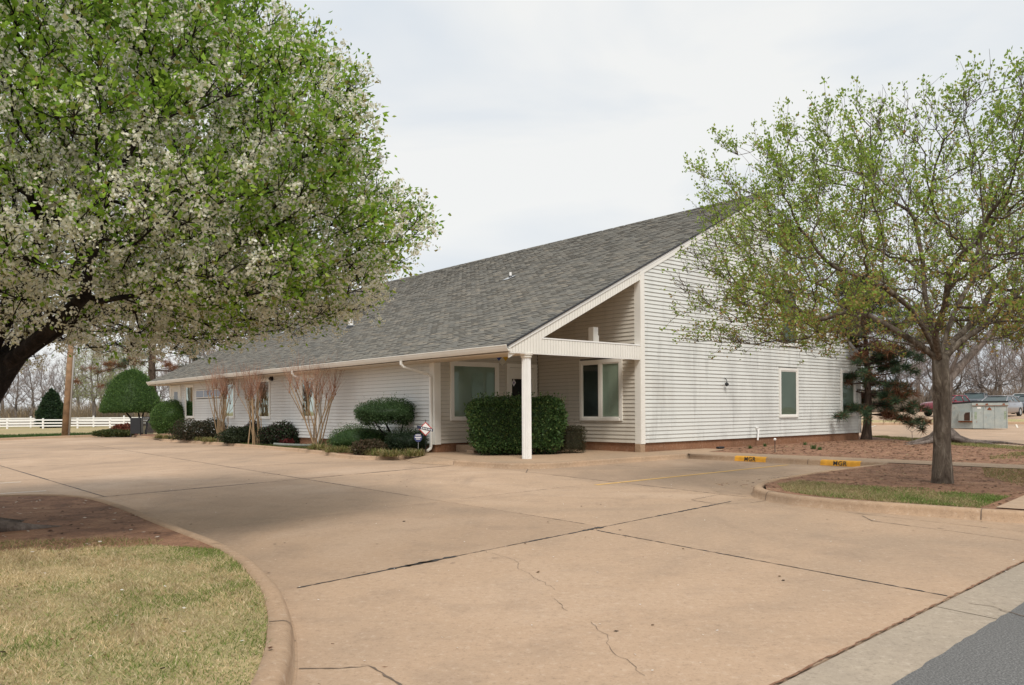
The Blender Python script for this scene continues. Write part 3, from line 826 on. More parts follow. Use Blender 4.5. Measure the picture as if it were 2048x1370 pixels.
pos = [(i, a, b_, np.linalg.norm(np.array(W(*(rp(i * EX, (a + b_) / 2)[:2]), rp(i * EX, 0)[2])) - np.array((0, 0, CAM_H)))) for i, a, b_ in tabs]
order = sorted(range(len(pos)), key=lambda k: pos[k][3])
near = set(order[:290])
Vs = []; Fs = []; Cs = []; EDGE = np.array((.085, .08, .075))     # dark asphalt cut edge, also painting the shadow line under each tab
slab_cols = {}
for k, (i, a, b_, d) in enumerate(pos):
    c = SHC[rgs.choice(8, p=SHP)] * .40 * np.array((1.40, 1.36, 1.24)) * rgs.uniform(.95, 1.05) + np.array((.106, .103, .094))
    hb = rgs.choice([.009, .014, .021], p=[.35, .35, .30])
    if k in near:
        key = (round(b_ - a, 2), int(rgs.integers(0, 7)))
        if key not in slab_cols:
            v = np.array(tab_verts(b_ - a, hb)); lo = v.copy()
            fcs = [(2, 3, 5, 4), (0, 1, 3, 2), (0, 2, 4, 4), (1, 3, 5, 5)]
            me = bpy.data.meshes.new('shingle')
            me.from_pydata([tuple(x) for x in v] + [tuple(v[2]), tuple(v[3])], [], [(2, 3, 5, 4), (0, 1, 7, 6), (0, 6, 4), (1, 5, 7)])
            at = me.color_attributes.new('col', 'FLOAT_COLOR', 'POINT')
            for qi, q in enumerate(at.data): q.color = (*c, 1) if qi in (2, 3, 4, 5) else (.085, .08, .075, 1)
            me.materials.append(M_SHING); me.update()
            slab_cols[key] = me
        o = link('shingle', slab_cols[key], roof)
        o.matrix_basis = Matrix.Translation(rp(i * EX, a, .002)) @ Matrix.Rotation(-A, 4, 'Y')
        continue
    w = b_ - a
    n0 = len(Vs)
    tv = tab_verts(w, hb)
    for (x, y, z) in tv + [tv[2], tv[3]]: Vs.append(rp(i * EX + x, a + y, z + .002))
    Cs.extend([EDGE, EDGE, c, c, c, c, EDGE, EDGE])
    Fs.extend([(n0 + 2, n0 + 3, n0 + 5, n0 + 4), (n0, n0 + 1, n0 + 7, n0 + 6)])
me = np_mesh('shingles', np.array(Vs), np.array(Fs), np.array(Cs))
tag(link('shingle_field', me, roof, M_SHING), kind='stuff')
# back slope
mb = MB(); mb.prism([(6.50, zb(6.5)), (13.25, zb(13.25)), (13.25, zb(13.25) - .14), (6.50, zb(6.5) - .14)], -.05, L_END, 'y'); mb.build('roof', M_FELT, HB)['label'] = 'lower back slope of the roof behind the clerestory'
mb = MB(); mb.prism([(6.64, zr(6.64) - .05), (RIDGE_R + .06, zr(RIDGE_R) - .02), (RIDGE_R + .06, zr(RIDGE_R) - .28), (6.64, zr(6.64) - .28)], -.06, L_END + .01, 'y'); mb.build('ridge_fascia', M_TRIMW, HB)
# rake trims: thin white strips
def strip(r0, r1, zf, d0, d1, o0, o1, mat, name, l0=0.0):
    mb = MB(); mb.prism([(r0, zf(r0) - d0), (r1, zf(r1) - d0), (r1, zf(r1) - d1), (r0, zf(r0) - d1)], l0 - o1, l0 - o0, 'y'); return mb.build(name, mat, HB)
strip(EAVE_R + .03, RIDGE_R, zr, .005, .085, -.02, .045, M_WHITE, 'rake_trim')
strip(EAVE_R - .02, RIDGE_R, zr, -.032, .004, -.02, .072, M_FELT, 'roof_edge')
strip(-.2, 6.64, zr, .086, .20, .0, .036, M_TRIMW, 'rake_board')
strip(6.62, 13.2, zb, .03, .16, .0, .06, M_WHITE, 'rake_trim')
strip(EAVE_R + .03, RIDGE_R, zr, .03, .20, -L_END - .03, -L_END - .005, M_WHITE, 'rake_trim')
# ---- porch gable: beam and rake faced with narrow vertical boards
mb = MB(); mb.prism([(-5.04, 2.785), (-.19, 2.785), (-.19, 3.16), (-4.33, 3.16), (-5.04, zr(-5.04) - .17)], .02, .20, 'y')
mb.prism([(-5.04, zr(-5.04) - .16), (-.19, zr(-.19) - .16), (-.19, zr(-.19) - .33), (-5.04, zr(-5.04) - .33)], .021, .06, 'y')
fas = mb.build('gable_fascia', M_TRIM, HB)
r = -5.06; bw_ = .0985
while r < -.19:
    r1 = min(r + bw_ - .011, -.186)
    def bd(zl, zh):
        mb = MB(); mb.prism([(r, zl[0]), (r1, zl[1]), (r1, zh[1]), (r, zh[0])], -.020, .018, 'y'); mb.build('board', M_TRIM, fas)
    top = (zr(r) - .087, zr(r1) - .087); low = (zr(r) - .33, zr(r1) - .33)
    if low[0] < 3.16: bd((2.775, 2.775), top)
    else:
        bd((2.775, 2.775), (3.145, 3.145)); bd(low, top)
    r += bw_
mb = MB(); mb.box(-3.98, -.186, -.03, .21, 3.15, 3.185); mb.build('beam_cap', M_WHITE, HB)
mb = MB(); mb.box(-5.06, -.186, -.018, .02, 2.755, 2.774); mb.build('beam_edge', M_WHITE, HB)
# return beam from the column to the long wall
mb = MB(); mb.box(-4.36, -4.14, .21, LB - .04, 2.79, 3.16); mb.build('porch_beam', M_TRIM, HB)
# soffit under the eaves, in panels
sf = MB(); sf.box(-5.05, -4.27, .02, L_END - .02, 2.772, 2.79); sfo = sf.build('soffit', M_UNDER, HB)
l = .02
while l < L_END - .1:
    mb = MB(); mb.box(-5.05, -4.14 if l < 4 else -4.2, l, min(l + .40, L_END) - .006, 2.757, 2.77); mb.build('panel', M_SOFF, sfo); l += .40
# sloped porch ceiling
mb = MB(); mb.add([rp(.6, .06, -.15), rp(5.6, .06, -.15), rp(5.6, LB, -.15), rp(.6, LB, -.15)], [(0, 1, 2, 3)]); mb.build('porch_ceiling', M_SOFF, HB)
# the two white stub boxes that stand on the beams
for (r, l, h, nm) in ((-1.30, .75, .50, 'light_box'), (-2.75, 1.9, .42, 'light_box')):
    mb = MB(); mb.bbox(r - .10, r + .10, l - .1, l + .1, 3.0, 3.17 + h, .008); b0 = mb.build(nm, M_TRIM, HB)
    mb = MB(); mb.bbox(r + .10, r + .16, l - .07, l + .05, 3.10, 3.17 + h * .55, .006); mb.build('bracket', M_TRIM, b0)
# ---- column
mb = MB(); rings = []
for z, rad in ((.128, .118), (2.66, .112)):
    ring = []
    for j in range(60):
        a = 2 * math.pi * j / 60
        k = (0, -.004, -.02, -.004)[j % 4] if j % 4 != 0 else .004
        ring.append((-4.41 + (rad + k) * math.cos(a), .10 + (rad + k) * math.sin(a), z))
    rings.append(ring)
mb.rings(rings, True, True)
colm = mb.build('porch_column', M_WHITE, HB)
mb = MB(); rings = []
for z, rad in ((2.655, .115), (2.67, .14), (2.70, .145), (2.71, .125), (2.73, .165), (2.776, .17)):
    rings.append([(-4.41 + rad * math.cos(2 * math.pi * j / 24), .10 + rad * math.sin(2 * math.pi * j / 24), z) for j in range(24)])
mb.rings(rings, True, True); mb.build('capital', M_TRIM, colm)
# ---- gutter, downpipes
mb = MB(); gp = [(-5.06, 2.80), (-5.13, 2.80), (-5.15, 2.83), (-5.175, 2.87), (-5.19, 2.915), (-5.205, 2.93), (-5.205, 2.948), (-5.19, 2.95), (-5.185, 2.935), (-5.165, 2.86), (-5.07, 2.825), (-5.055, 2.93)]
mb.rings([[(p[0], lq, p[1]) for p in gp] for lq in (-.06, 7, 14, 21, L_END + .02)], True, True); mb.build('gutter', M_TRIM, HB)
def downpipe(l0, l1, kick=1):
    f_ = [( -5.13, l0, 2.80), (-5.13, l0, 2.70), (-5.06, l0 - .03, 2.62), (-4.42, l1 + .05, 2.42), (-4.34, l1, 2.34), (-4.335, l1, .30)]
    if kick: f_ += [(-4.36, l1, .24), (-4.50, l1 - .02, .17)]
    mb = MB()
    P_ = [Vector(p) for p in f_]; rings = []
    for i, p in enumerate(P_):
        tt = (P_[min(i + 1, len(P_) - 1)] - P_[max(i - 1, 0)]).normalized()
        u = Vector((0, 1, 0)); v = tt.cross(u).normalized(); u = v.cross(tt).normalized()
        rings.append([p + u * a * .042 + v * b_ * .032 for a, b_ in ((-1, -.7), (-.7, -1), (.7, -1), (1, -.7), (1, .7), (.7, 1), (-.7, 1), (-1, .7))])
    mb.rings(rings, True, True)
    return mb.build('downpipe', M_TRIMW, HB)
downpipe(4.75, 4.42); downpipe(11.9, 11.5)
# ---- roof vents
def vent(r, l, rad, h, cap=False):
    z = zr(r) + .01
    mb = MB(); s0 = (r - EAVE_R) / ca
    mb.add([rp(s0 - .28, l - .17, .034), rp(s0 + .16, l - .17, .03), rp(s0 + .16, l + .17, .03), rp(s0 - .28, l + .17, .034)], [(0, 1, 2, 3)])
    v = mb.build('roof_vent', M_STEEL, HB)
    mb = MB(); mb.tube([(r, l, z - .05), (r, l, z + .07)], [rad * 2.2, rad * 1.25], 12); mb.build('collar', M_BLACK, v)
    mb = MB(); mb.tube([(r, l, z), (r, l, z + h)], rad, 12); mb.build('pipe', M_WHITE, v)
    if cap:
        mb = MB(); mb.tube([(r, l, z + h - .02), (r, l, z + h + .02), (r, l, z + h + .07)], [rad * 1.7, rad * 1.7, rad * .8], 12); mb.build('cap', M_WHITE, v)
vent(1.76, 7.93, .045, .20); vent(-1.27, 14.6, .10, .42, True); vent(-.02, 23.5, .05, .28); vent(.0, 28.2, .05, .26); vent(1.66, 24.9, .12, .75, True)
# small fittings on the gable wall
mb = MB(); mbox(mb, fg, 2.35, 2.47, .02, .07, 3.84, 3.98); wb = mb.build('wall_bracket', M_STEEL, HB)
mb = MB(); mb.tube([fg(3.86, .03, 2.32), fg(3.88, .09, 2.26), fg(3.86, .12, 2.16)], .012, 6); mb.tube([fg(3.80, .12, 2.14), fg(3.86, .13, 2.10)], [.05, .06], 8); mb.build('wall_hook', M_BLACK, HB)
mb = MB(); mb.tube([fg(5.62, .02, .70), fg(5.62, .09, .71), fg(5.65, .10, .67), fg(5.56, .12, .30)], .028, 8); mb.build('drain_spout', M_WHITE, HB)
mb = MB(); mb.tube([fl(15.55, .03, 2.75), fl(15.55, .10, 2.62)], [.07, .10], 8); mb.build('flood_lamp', M_BLACK, HB)

# ---- MGR marks on the kerb of the manager bays
def painted_kerb(l0, l1):
    prof = [(-.012, .006), (-.003, .009), (.009, .082), (.0195, .1105), (.0405, .128), (.065, .1335), (.148, .1335)]
    mb = MB(); rings = []
    for l in (l0, l1): rings.append([W(d - .001, l, z + .001) for d, z in prof])
    mb.rings(rings, closed=False)
    p = mb.build('painted_patch', M_YELL, mgr_kerb); p['label'] = 'yellow painted kerb patch lettered MGR'
    cu_ = bpy.data.curves.new('lettering', 'FONT'); cu_.body = 'MGR'; cu_.size = .15; cu_.align_x = 'CENTER'; cu_.align_y = 'CENTER'; cu_.extrude = .0008; cu_.offset = .0018; cu_.space_character = 1.08
    tmp = bpy.data.objects.new('lettering', cu_); COL.objects.link(tmp)
    bpy.context.view_layer.update()
    me = bpy.data.meshes.new_from_object(tmp.evaluated_get(bpy.context.evaluated_depsgraph_get())); bpy.data.objects.remove(tmp)
    o = link('lettering', me, p, M_BLACK)
    lm = (l0 + l1) / 2
    # text x runs towards -l (reads left to right from the lot), up = z, normal towards -r
    xa = Vector((-LV[0], -LV[1], 0)); tilt = Vector((RV[0] * .16, RV[1] * .16, .987)); za = xa.cross(tilt)
    M4 = Matrix(((xa.x, tilt.x, za.x, 0), (xa.y, tilt.y, za.y, 0), (xa.z, tilt.z, za.z, 0), (0, 0, 0, 1)))
    o.matrix_basis = Matrix.Translation(Vector(W(-.004, lm, .064))) @ M4
painted_kerb(-3.88, -2.98); painted_kerb(-6.28, -5.32)

# ================================================================== VEGETATION TOOLS
def colonize(init, att, step, infl, kill, seed=0, maxit=120, bias=(0, 0, .12), jit=.15, maxn=30000):
    """grow a branch skeleton towards a cloud of points. init: list of (pos, parent)"""
    rg = np.random.default_rng(seed)
    pos = np.zeros((maxn, 3)); par = np.full(maxn, -1, int); kids = np.zeros(maxn, int)
    n = len(init)
    for i, (p, q) in enumerate(init):
        pos[i] = p; par[i] = q
        if q >= 0: kids[q] += 1
    att = np.array(att, float); A = len(att)
    nd = np.full(A, 1e9); ni = np.zeros(A, int)
    def upd(lo, hi):
        for c in range(lo, hi, 400):
            e = min(c + 400, hi)
            d = np.linalg.norm(att[:, None, :] - pos[None, c:e, :], axis=2)
            j = d.argmin(1); m = d[np.arange(len(att)), j]
            b = m < nd
            nd[b] = m[b]; ni[b] = j[b] + c
    upd(0, n)
    bias = np.array(bias)
    for it in range(maxit):
        act = nd < infl
        if not act.any():
            act = nd < nd.min() + step * 2
        v = att[act] - pos[ni[act]]
        v /= np.linalg.norm(v, axis=1)[:, None] + 1e-9
        acc = np.zeros((n, 3)); np.add.at(acc, ni[act], v)
        idx = np.unique(ni[act]); idx = idx[kids[idx] < 3]
        if len(idx) == 0 or n + len(idx) >= maxn: break
        d = acc[idx]; d /= np.linalg.norm(d, axis=1)[:, None] + 1e-9
        d = d + bias + rg.normal(0, jit, d.shape)
        d /= np.linalg.norm(d, axis=1)[:, None]
        k = len(idx)
        pos[n:n + k] = pos[idx] + d * step; par[n:n + k] = idx; kids[idx] += 1
        upd(n, n + k); n += k
        keep = nd > kill
        att = att[keep]; nd = nd[keep]; ni = ni[keep]
        if len(att) == 0: break
    return pos[:n], par[:n]
def radii(pos, par, tip, e=2.3, rmax=None):
    n = len(par); acc = np.zeros(n)
    for i in range(n - 1, -1, -1):
        if acc[i] == 0: acc[i] = tip ** e
        if par[i] >= 0: acc[par[i]] += acc[i]
    r = acc ** (1 / e)
    if rmax: r = np.minimum(r * rmax / r[0], np.maximum(r * rmax / r[0], tip))
    return np.maximum(r, tip)
class TubeSet:
    def __init__(s): s.V = []; s.F = []; s.C = []; s.n = 0
    def chain(s, P_, R_, k, col=None):
        P_ = np.asarray(P_, float); m = len(P_)
        t = np.gradient(P_, axis=0); t /= np.linalg.norm(t, axis=1)[:, None] + 1e-9
        ref = np.array((1.0, 0, 0)) if abs(t[0, 0]) < .8 else np.array((0, 1.0, 0))
        a = np.linspace(0, 2 * np.pi, k, endpoint=False); ca_, sa_ = np.cos(a), np.sin(a)
        for i in range(m):
            ref = ref - t[i] * ref.dot(t[i]); ref /= np.linalg.norm(ref) + 1e-9
            bi = np.cross(t[i], ref)
            s.V.append(P_[i] + (ca_[:, None] * ref + sa_[:, None] * bi) * R_[i])
        b = s.n
        ii = np.arange(m - 1)[:, None] * k + b; jj = np.arange(k)[None, :]; j2 = (jj + 1) % k
        s.F.append(np.stack([ii + jj, ii + j2, ii + j2 + k, ii + jj + k], 2).reshape(-1, 4))
        if col is not None: s.C.append(np.tile(np.asarray(col, float), (m * k, 1)))
        s.n += m * k
    def many(s, Pn, R_, k=3, col=None):
        """n short chains at once: Pn (n,m,3), R_ (m,) or (n,m)"""
        Pn = np.asarray(Pn, float); n, m, _ = Pn.shape
        R_ = np.broadcast_to(np.asarray(R_, float), (n, m))
        t = Pn[:, -1] - Pn[:, 0]; t /= np.linalg.norm(t, axis=1)[:, None] + 1e-9
        ref = np.where(np.abs(t[:, :1]) < .8, np.array((1.0, 0, 0)), np.array((0, 1.0, 0)))
        u = np.cross(t, ref); u /= np.linalg.norm(u, axis=1)[:, None] + 1e-9
        v = np.cross(t, u); a = np.linspace(0, 2 * np.pi, k, endpoint=False)
        ring = np.cos(a)[None, :, None] * u[:, None, :] + np.sin(a)[None, :, None] * v[:, None, :]
        V = Pn[:, :, None, :] + ring[:, None, :, :] * R_[:, :, None, None]
        s.V.append(V.reshape(-1, 3))
        b = s.n + (np.arange(n) * m * k)[:, None, None] + (np.arange(m - 1) * k)[None, :, None]
        j = np.arange(k)[None, None, :]; j2 = (j + 1) % k
        s.F.append(np.stack([b + j, b + j2, b + j2 + k, b + j + k], 3).reshape(-1, 4))
        if col is not None:
            col = np.asarray(col, float)
            s.C.append(np.repeat(col, m * k, 0) if col.ndim == 2 else np.tile(col, (n * m * k, 1)))
        s.n += n * m * k
    def mesh(s, name, smooth=True):
        return np_mesh(name, np.concatenate(s.V), np.concatenate(s.F), np.concatenate(s.C) if s.C else None, smooth)
def skeleton_tubes(pos, par, rad, split=.012, col=None):
    """returns (thick TubeSet, thin TubeSet)"""
    n = len(par); ch = [[] for _ in range(n)]
    for i in range(n):
        if par[i] >= 0: ch[par[i]].append(i)
    A_, B_ = TubeSet(), TubeSet()
    todo = [(i, None) for i in range(n) if par[i] < 0]
    while todo:
        i, start = todo.pop()
        P_ = []; R_ = []
        if start is not None: P_.append(pos[start]); R_.append(min(rad[start], rad[i] * 1.15))
        while True:
            P_.append(pos[i]); R_.append(rad[i])
            if not ch[i]: break
            c = sorted(ch[i], key=lambda q: -rad[q])
            for q in c[1:]: todo.append((q, i))
            i = c[0]
        if len(P_) < 2: continue
        R0 = R_[0]
        if R0 > split: A_.chain(P_, R_, 10 if R0 > .1 else 6 if R0 > .03 else 4, col)
        else: B_.chain(P_, R_, 3, col)
    return A_, B_
def rand_dirs(n, rg):
    v = rg.normal(0, 1, (n, 3)); return v / (np.linalg.norm(v, axis=1)[:, None] + 1e-9)
def leaves(base, dirs, length, width, cols, rg, fold=.25):
    """one four-cornered leaf per row; returns V,F,C"""
    n = len(base)
    d = dirs / (np.linalg.norm(dirs, axis=1)[:, None] + 1e-9)
    q = np.cross(d, rand_dirs(n, rg)); q /= np.linalg.norm(q, axis=1)[:, None] + 1e-9
    u = np.cross(d, q)
    L = np.asarray(length).reshape(-1, 1) * np.ones((n, 1)); Wd = np.asarray(width).reshape(-1, 1) * np.ones((n, 1))
    V = np.zeros((n, 4, 3))
    V[:, 0] = base; V[:, 1] = base + d * L * .45 + q * Wd * .5 + u * Wd * fold; V[:, 2] = base + d * L; V[:, 3] = base + d * L * .45 - q * Wd * .5 + u * Wd * fold
    return V.reshape(-1, 3), np.arange(n * 4).reshape(-1, 4), np.repeat(cols, 4, 0)
def vnoise(p, s, seed=0):
    """cheap smooth value noise from summed sines"""
    rg = np.random.default_rng(seed); out = np.zeros(len(p))
    for k in range(6):
        w = rg.normal(0, 1, 3) * s * (1 + .35 * k); out += np.sin(p @ w + rg.uniform(0, 6.28)) / (1 + .3 * k)
    return out / 2.6
def pick(cols, n, rg, p=None, var=.18):
    c = np.array(cols)[rg.choice(len(cols), n, p=p)]
    return c * rg.uniform(1 - var, 1 + var, (n, 1))

# ================================================================== THE FLOWERING PEAR (left foreground)
def flowering_pear():
    rg = np.random.default_rng(3)
    bx, by, _ = G(-98, 1068, .11)
    root = empty('pear_tree', (bx, by, .11), 0, 'big flowering tree with white blossom and fresh green leaves at left', 'tree')
    c0 = np.array((-5.55, 9.35))
    zs = [1.95, 2.3, 2.8, 3.4, 4.7, 5.5, 6.3, 7.1, 7.9]; rs = [2.9, 3.6, 4.1, 4.28, 3.95, 3.45, 2.6, 1.6, .3]
    att = []
    while len(att) < 7500:
        z = rg.uniform(1.95, 7.9); R_ = np.interp(z, zs, rs)
        if rg.uniform() > (R_ / 4.5) ** 2: continue
        a = rg.uniform(0, 6.283); f = rg.uniform(.10, 1) ** .5
        lump = 1 + .035 * math.sin(3 * a + z * 2.1) + .03 * math.sin(7 * a - z * 3.3)
        rr_ = R_ * f * lump
        # underside rises towards the rim
        if z < 2.08 + .26 * max(0, rr_ - 2.1): continue
        att.append((c0[0] + rr_ * math.cos(a), c0[1] + rr_ * math.sin(a), z))
    D = by
    trunk = [np.array((bx, by, .0)), np.array(P(-92, 960, D)), np.array(P(-78, 880, D)), np.array(P(-48, 800, D + .03)), np.array(P(8, 732, D + .08)), np.array(P(80, 682, D + .2)), np.array(P(160, 630, D + .4)), np.array(P(235, 575, D + .7))]
    init = [(p, i - 1) for i, p in enumerate(trunk)]
    for br, st in ((((-30, 720, D), (10, 630, D), (50, 540, D + .2), (90, 450, D + .3)), 3), (((-80, 760, D - .1), (-150, 680, D - .3), (-240, 600, D - .5)), 3), (((70, 660, D + .6), (60, 600, D + 1.3), (60, 550, D + 2.1)), 4),
                   (((110, 650, D - .4), (170, 590, D - 1.0)), 4), (((-60, 700, D + .3), (-90, 600, D + .8), (-100, 520, D + 1.4)), 3)):
        q = st
        for b_ in br:
            init.append((np.array(P(*b_)), q)); q = len(init) - 1
    pos, par = colonize(init, att, .18, 1.5, .25, 5, 110, (0, 0, .10), .18)
    rad = radii(pos, par, .0055, 2.25)
    rad = np.where(rad > .02, rad * (.205 / rad[0]) ** ((np.log(rad / .0055) / np.log(rad[0] / .0055))), rad)
    rad[0] *= 1.45; rad[1] *= 1.05
    A_, B_ = skeleton_tubes(pos, par, rad)
    # fine spurs
    n = len(pos); isl = np.where(rad < .03)[0]
    T = B_
    sp = rg.choice(isl, 21000)
    up = np.array((0, 0, .55))
    out = pos[sp] - np.array((c0[0], c0[1], 3.2)); out /= np.linalg.norm(out, axis=1)[:, None] + 1e-6
    sd = out * .7 + up + rg.normal(0, .5, (len(sp), 3)); sd /= np.linalg.norm(sd, axis=1)[:, None]
    ln = rg.uniform(.12, .34, len(sp))
    tips = pos[sp] + sd * ln[:, None]
    T.many(np.stack([pos[sp], pos[sp] + sd * ln[:, None] * .5 + rg.normal(0, .02, (len(sp), 3)), tips], 1), (.005, .004, .0025))
    inv = np.array((-bx, -by, -.11))
    for t in (A_, T): t.V = [v + inv for v in t.V]
    link('trunk', A_.mesh('pear_trunk'), root, M_BARKP)
    link('twigs', T.mesh('pear_twigs'), root, M_BARKP)
    # where flowers and leaves sit
    seats = np.concatenate([pos[isl], tips, tips, (pos[sp] + tips) / 2])
    sdir = np.concatenate([np.tile((0, 0, 1.0), (len(isl), 1)), sd, sd, sd])
    seats = seats + rg.normal(0, .03, seats.shape)
    hx = (seats[:, 0] + 1.2) / 6; hz = (seats[:, 2] - 2.2) / 5
    g = vnoise(seats, 1.15, 7) * .42 + np.clip(.56 + .42 * hx + .10 * hz, 0, .95)
    g = g + rg.normal(0, .16, len(seats))
    # blossom clusters
    fl_ = seats[g < .60]; fl_ = fl_[rg.permutation(len(fl_))[:10800]]
    fl_ = np.repeat(fl_, 7, 0) + rg.normal(0, 1, (len(fl_) * 7, 3)) * np.repeat(rg.uniform(.03, .085, (len(fl_), 1)), 7, 0)
    k = 6
    cpos = np.repeat(fl_, k, 0) + rand_dirs(len(fl_) * k, rg) * rg.uniform(.010, .048, (len(fl_) * k, 1))
    m_ = len(cpos)
    V1, F1, C1 = leaves(cpos, rand_dirs(m_, rg), rg.uniform(.024, .040, m_), rg.uniform(.022, .036, m_), pick([(.84, .82, .70), (.88, .87, .79), (.76, .73, .56), (.60, .60, .38)], m_, rg, [.4, .3, .2, .1], .1), rg, .1)
    link('blossom', np_mesh('pear_blossom', V1 + inv, F1, C1), root, M_PETAL)
    lf = seats[g > .20]; ld_ = sdir[g > .20]
    gg = g[g > .20]
    rep = np.where(gg > .66, 6, np.where(gg > .50, 3, 1))
    lb = np.repeat(lf, rep, 0); dd = np.repeat(ld_, rep, 0)
    m_ = len(lb)
    lb = lb + rg.normal(0, .055, lb.shape)
    dd = dd + rg.normal(0, .8, dd.shape) + np.array((0, 0, -.1))
    V2, F2, C2 = leaves(lb, dd, rg.uniform(.035, .085, m_), rg.uniform(.024, .05, m_), pick([(.21, .36, .035), (.29, .45, .05), (.14, .26, .03), (.37, .47, .09), (.28, .24, .07)], m_, rg, [.35, .28, .2, .12, .05]), rg, .2)
    link('leaves', np_mesh('pear_leaves', V2 + inv, F2, C2), root, M_LEAF)
    # root flare
    mb = MB()
    for a in (0.2, 1.1, 2.0, 3.3, 4.4, 5.4):
        mb.tube([(.12 * math.cos(a), .12 * math.sin(a), .22), (.34 * math.cos(a), .34 * math.sin(a), .06), (.75 * math.cos(a + .2), .75 * math.sin(a + .2), .005), (1.1 * math.cos(a + .35), 1.1 * math.sin(a + .35), -.03)], [.13, .10, .05, .02], 7)
    mb.build('roots', M_BARKG, root, True)
    return root
flowering_pear()

# ================================================================== THE BUDDING MAPLE (right foreground) and its neighbour
def budding_tree(name, label, base, trunk_px, forks, crown, natt, seed, rtrunk, leafy, bark_m, lcols, lp, flare=True):
    rg = np.random.default_rng(seed)
    bx, by, bz = base
    root = empty(name, base, 0, label, 'tree')
    cx, cy, zlo, zhi, Rm, prof = crown
    att = []
    while len(att) < natt:
        z = rg.uniform(zlo, zhi); h = (z - zlo) / (zhi - zlo)
        R_ = Rm * np.interp(h, prof[0], prof[1])
        if rg.uniform() > (R_ / Rm) ** 2: continue
        a = rg.uniform(0, 6.283); f = rg.uniform(.06, 1) ** .5
        R_ *= 1 + .06 * math.sin(4 * a + 1.3) + .05 * math.sin(9 * a + z * 2)
        att.append((cx + R_ * f * math.cos(a), cy + R_ * f * math.sin(a), z))
    init = []
    q = -1
    for p in trunk_px: init.append((np.array(p, float), q)); q = len(init) - 1
    top = q
    for br in forks:
        q = top
        for p in br: init.append((np.array(p, float), q)); q = len(init) - 1
    pos, par = colonize(init, att, .20, 1.3, .33, seed + 1, 110, (0, 0, .14), .20)
    rad = radii(pos, par, .0045, 2.15)
    e = np.log(np.maximum(rad, .0046) / .0045) / np.log(rad[0] / .0045)
    rad = rad * (rtrunk / rad[0]) ** e
    nt_ = len(trunk_px)
    if flare: rad[0] *= 1.32; rad[1] *= 1.04
    A_, B_ = skeleton_tubes(pos, par, rad, .010)
    thin = np.where(rad < .03)[0]
    ns = int(len(thin) * 2.5)
    sp = rg.choice(thin, ns)
    out = pos[sp] - np.array((cx, cy, zlo - .5)); out /= np.linalg.norm(out, axis=1)[:, None] + 1e-6
    sd = out * .8 + rg.normal(0, .45, (ns, 3)) + np.array((0, 0, .45)); sd /= np.linalg.norm(sd, axis=1)[:, None]
    ln = rg.uniform(.15, .48, ns); tips = pos[sp] + sd * ln[:, None]
    mid = pos[sp] + sd * ln[:, None] * .5 + rg.normal(0, .025, (ns, 3))
    B_.many(np.stack([pos[sp], mid, tips], 1), (.0045, .0035, .002))
    inv = -np.array((bx, by, bz))
    for t in (A_, B_): t.V = [v + inv for v in t.V]
    link('trunk', A_.mesh(name + '_trunk'), root, bark_m)
    link('twigs', B_.mesh(name + '_twigs'), root, bark_m)
    seats = np.concatenate([tips, mid, tips]); sdir = np.concatenate([sd, sd, sd])
    keep = (vnoise(seats, .9, seed + 5) + rg.normal(0, .35, len(seats))) > leafy
    seats = seats[keep]; sdir = sdir[keep]
    k = 5
    lb = np.repeat(seats, k, 0) + rg.normal(0, .035, (len(seats) * k, 3)); dd = np.repeat(sdir, k, 0) + rg.normal(0, .9, (len(seats) * k, 3))
    m_ = len(lb)
    # lower, inner clumps still in reddish-gold bud; upper and outer ones green
    ih = np.clip((lb[:, 2] - zlo) / (zhi - zlo), 0, 1); io = np.clip(np.hypot(lb[:, 0] - cx, lb[:, 1] - cy) / Rm, 0, 1)
    gold = rg.uniform(0, 1, m_) > np.clip(.42 + .75 * ih + .4 * (io - .55), .1, .98)
    cc = pick(lcols, m_, rg, lp)
    cc[gold] = pick([(.36, .27, .09), (.29, .24, .08), (.42, .25, .10)], int(gold.sum()), rg)
    V2, F2, C2 = leaves(lb, dd, rg.uniform(.035, .065, m_), rg.uniform(.025, .045, m_), cc, rg, .2)
    link('leaves', np_mesh(name + '_leaves', V2 + inv, F2, C2), root, M_LEAF)
    return root
mx, my, mz = G(1885, 966, .115)
Dm = my
tp = [(mx, my, .10), P(1884, 900, Dm), P(1884, 850, Dm), P(1883, 800, Dm), P(1882, 755, Dm), P(1880, 722, Dm)]
fk = [[P(1840, 690, Dm), P(1790, 660, Dm + .1), P(1735, 630, Dm + .3), P(1690, 625, Dm + .5), P(1640, 640, Dm + .5)],
      [P(1850, 660, Dm - .1), P(1820, 615, Dm - .3), P(1770, 575, Dm - .6), P(1700, 545, Dm - .9)],
      [P(1862, 650, Dm + .2), P(1850, 590, Dm + .3), P(1845, 520, Dm + .3), P(1830, 440, Dm + .2)],
      [P(1895, 660, Dm), P(1915, 610, Dm + .1), P(1945, 560, Dm + .2), P(1960, 480, Dm + .4)],
      [P(1925, 680, Dm + .2), P(1970, 650, Dm + .3), P(2010, 610, Dm + .4), P(2060, 560, Dm + .6)],
      [P(1900, 690, Dm + .5), P(1950, 640, Dm + 1.0), P(1990, 570, Dm + 1.5)],
      [P(1870, 670, Dm - .4), P(1890, 610, Dm - .9), P(1900, 540, Dm - 1.4)]]
budding_tree('maple_tree', 'spreading spring tree with grey trunk and thin green leaves on the right island', (mx, my, .10), tp, fk,
             (mx + .15, my + .2, 2.25, 6.1, 4.15, ([0, .12, .35, .6, .8, 1], [.80, .98, 1, .99, .90, .50])), 5600, 21, .128, -.25, M_BARKM,
             [(.26, .38, .06), (.34, .45, .08), (.19, .29, .05), (.40, .43, .13)], [.35, .3, .2, .15])
tx, ty, tz = G(1889, 886, .11)
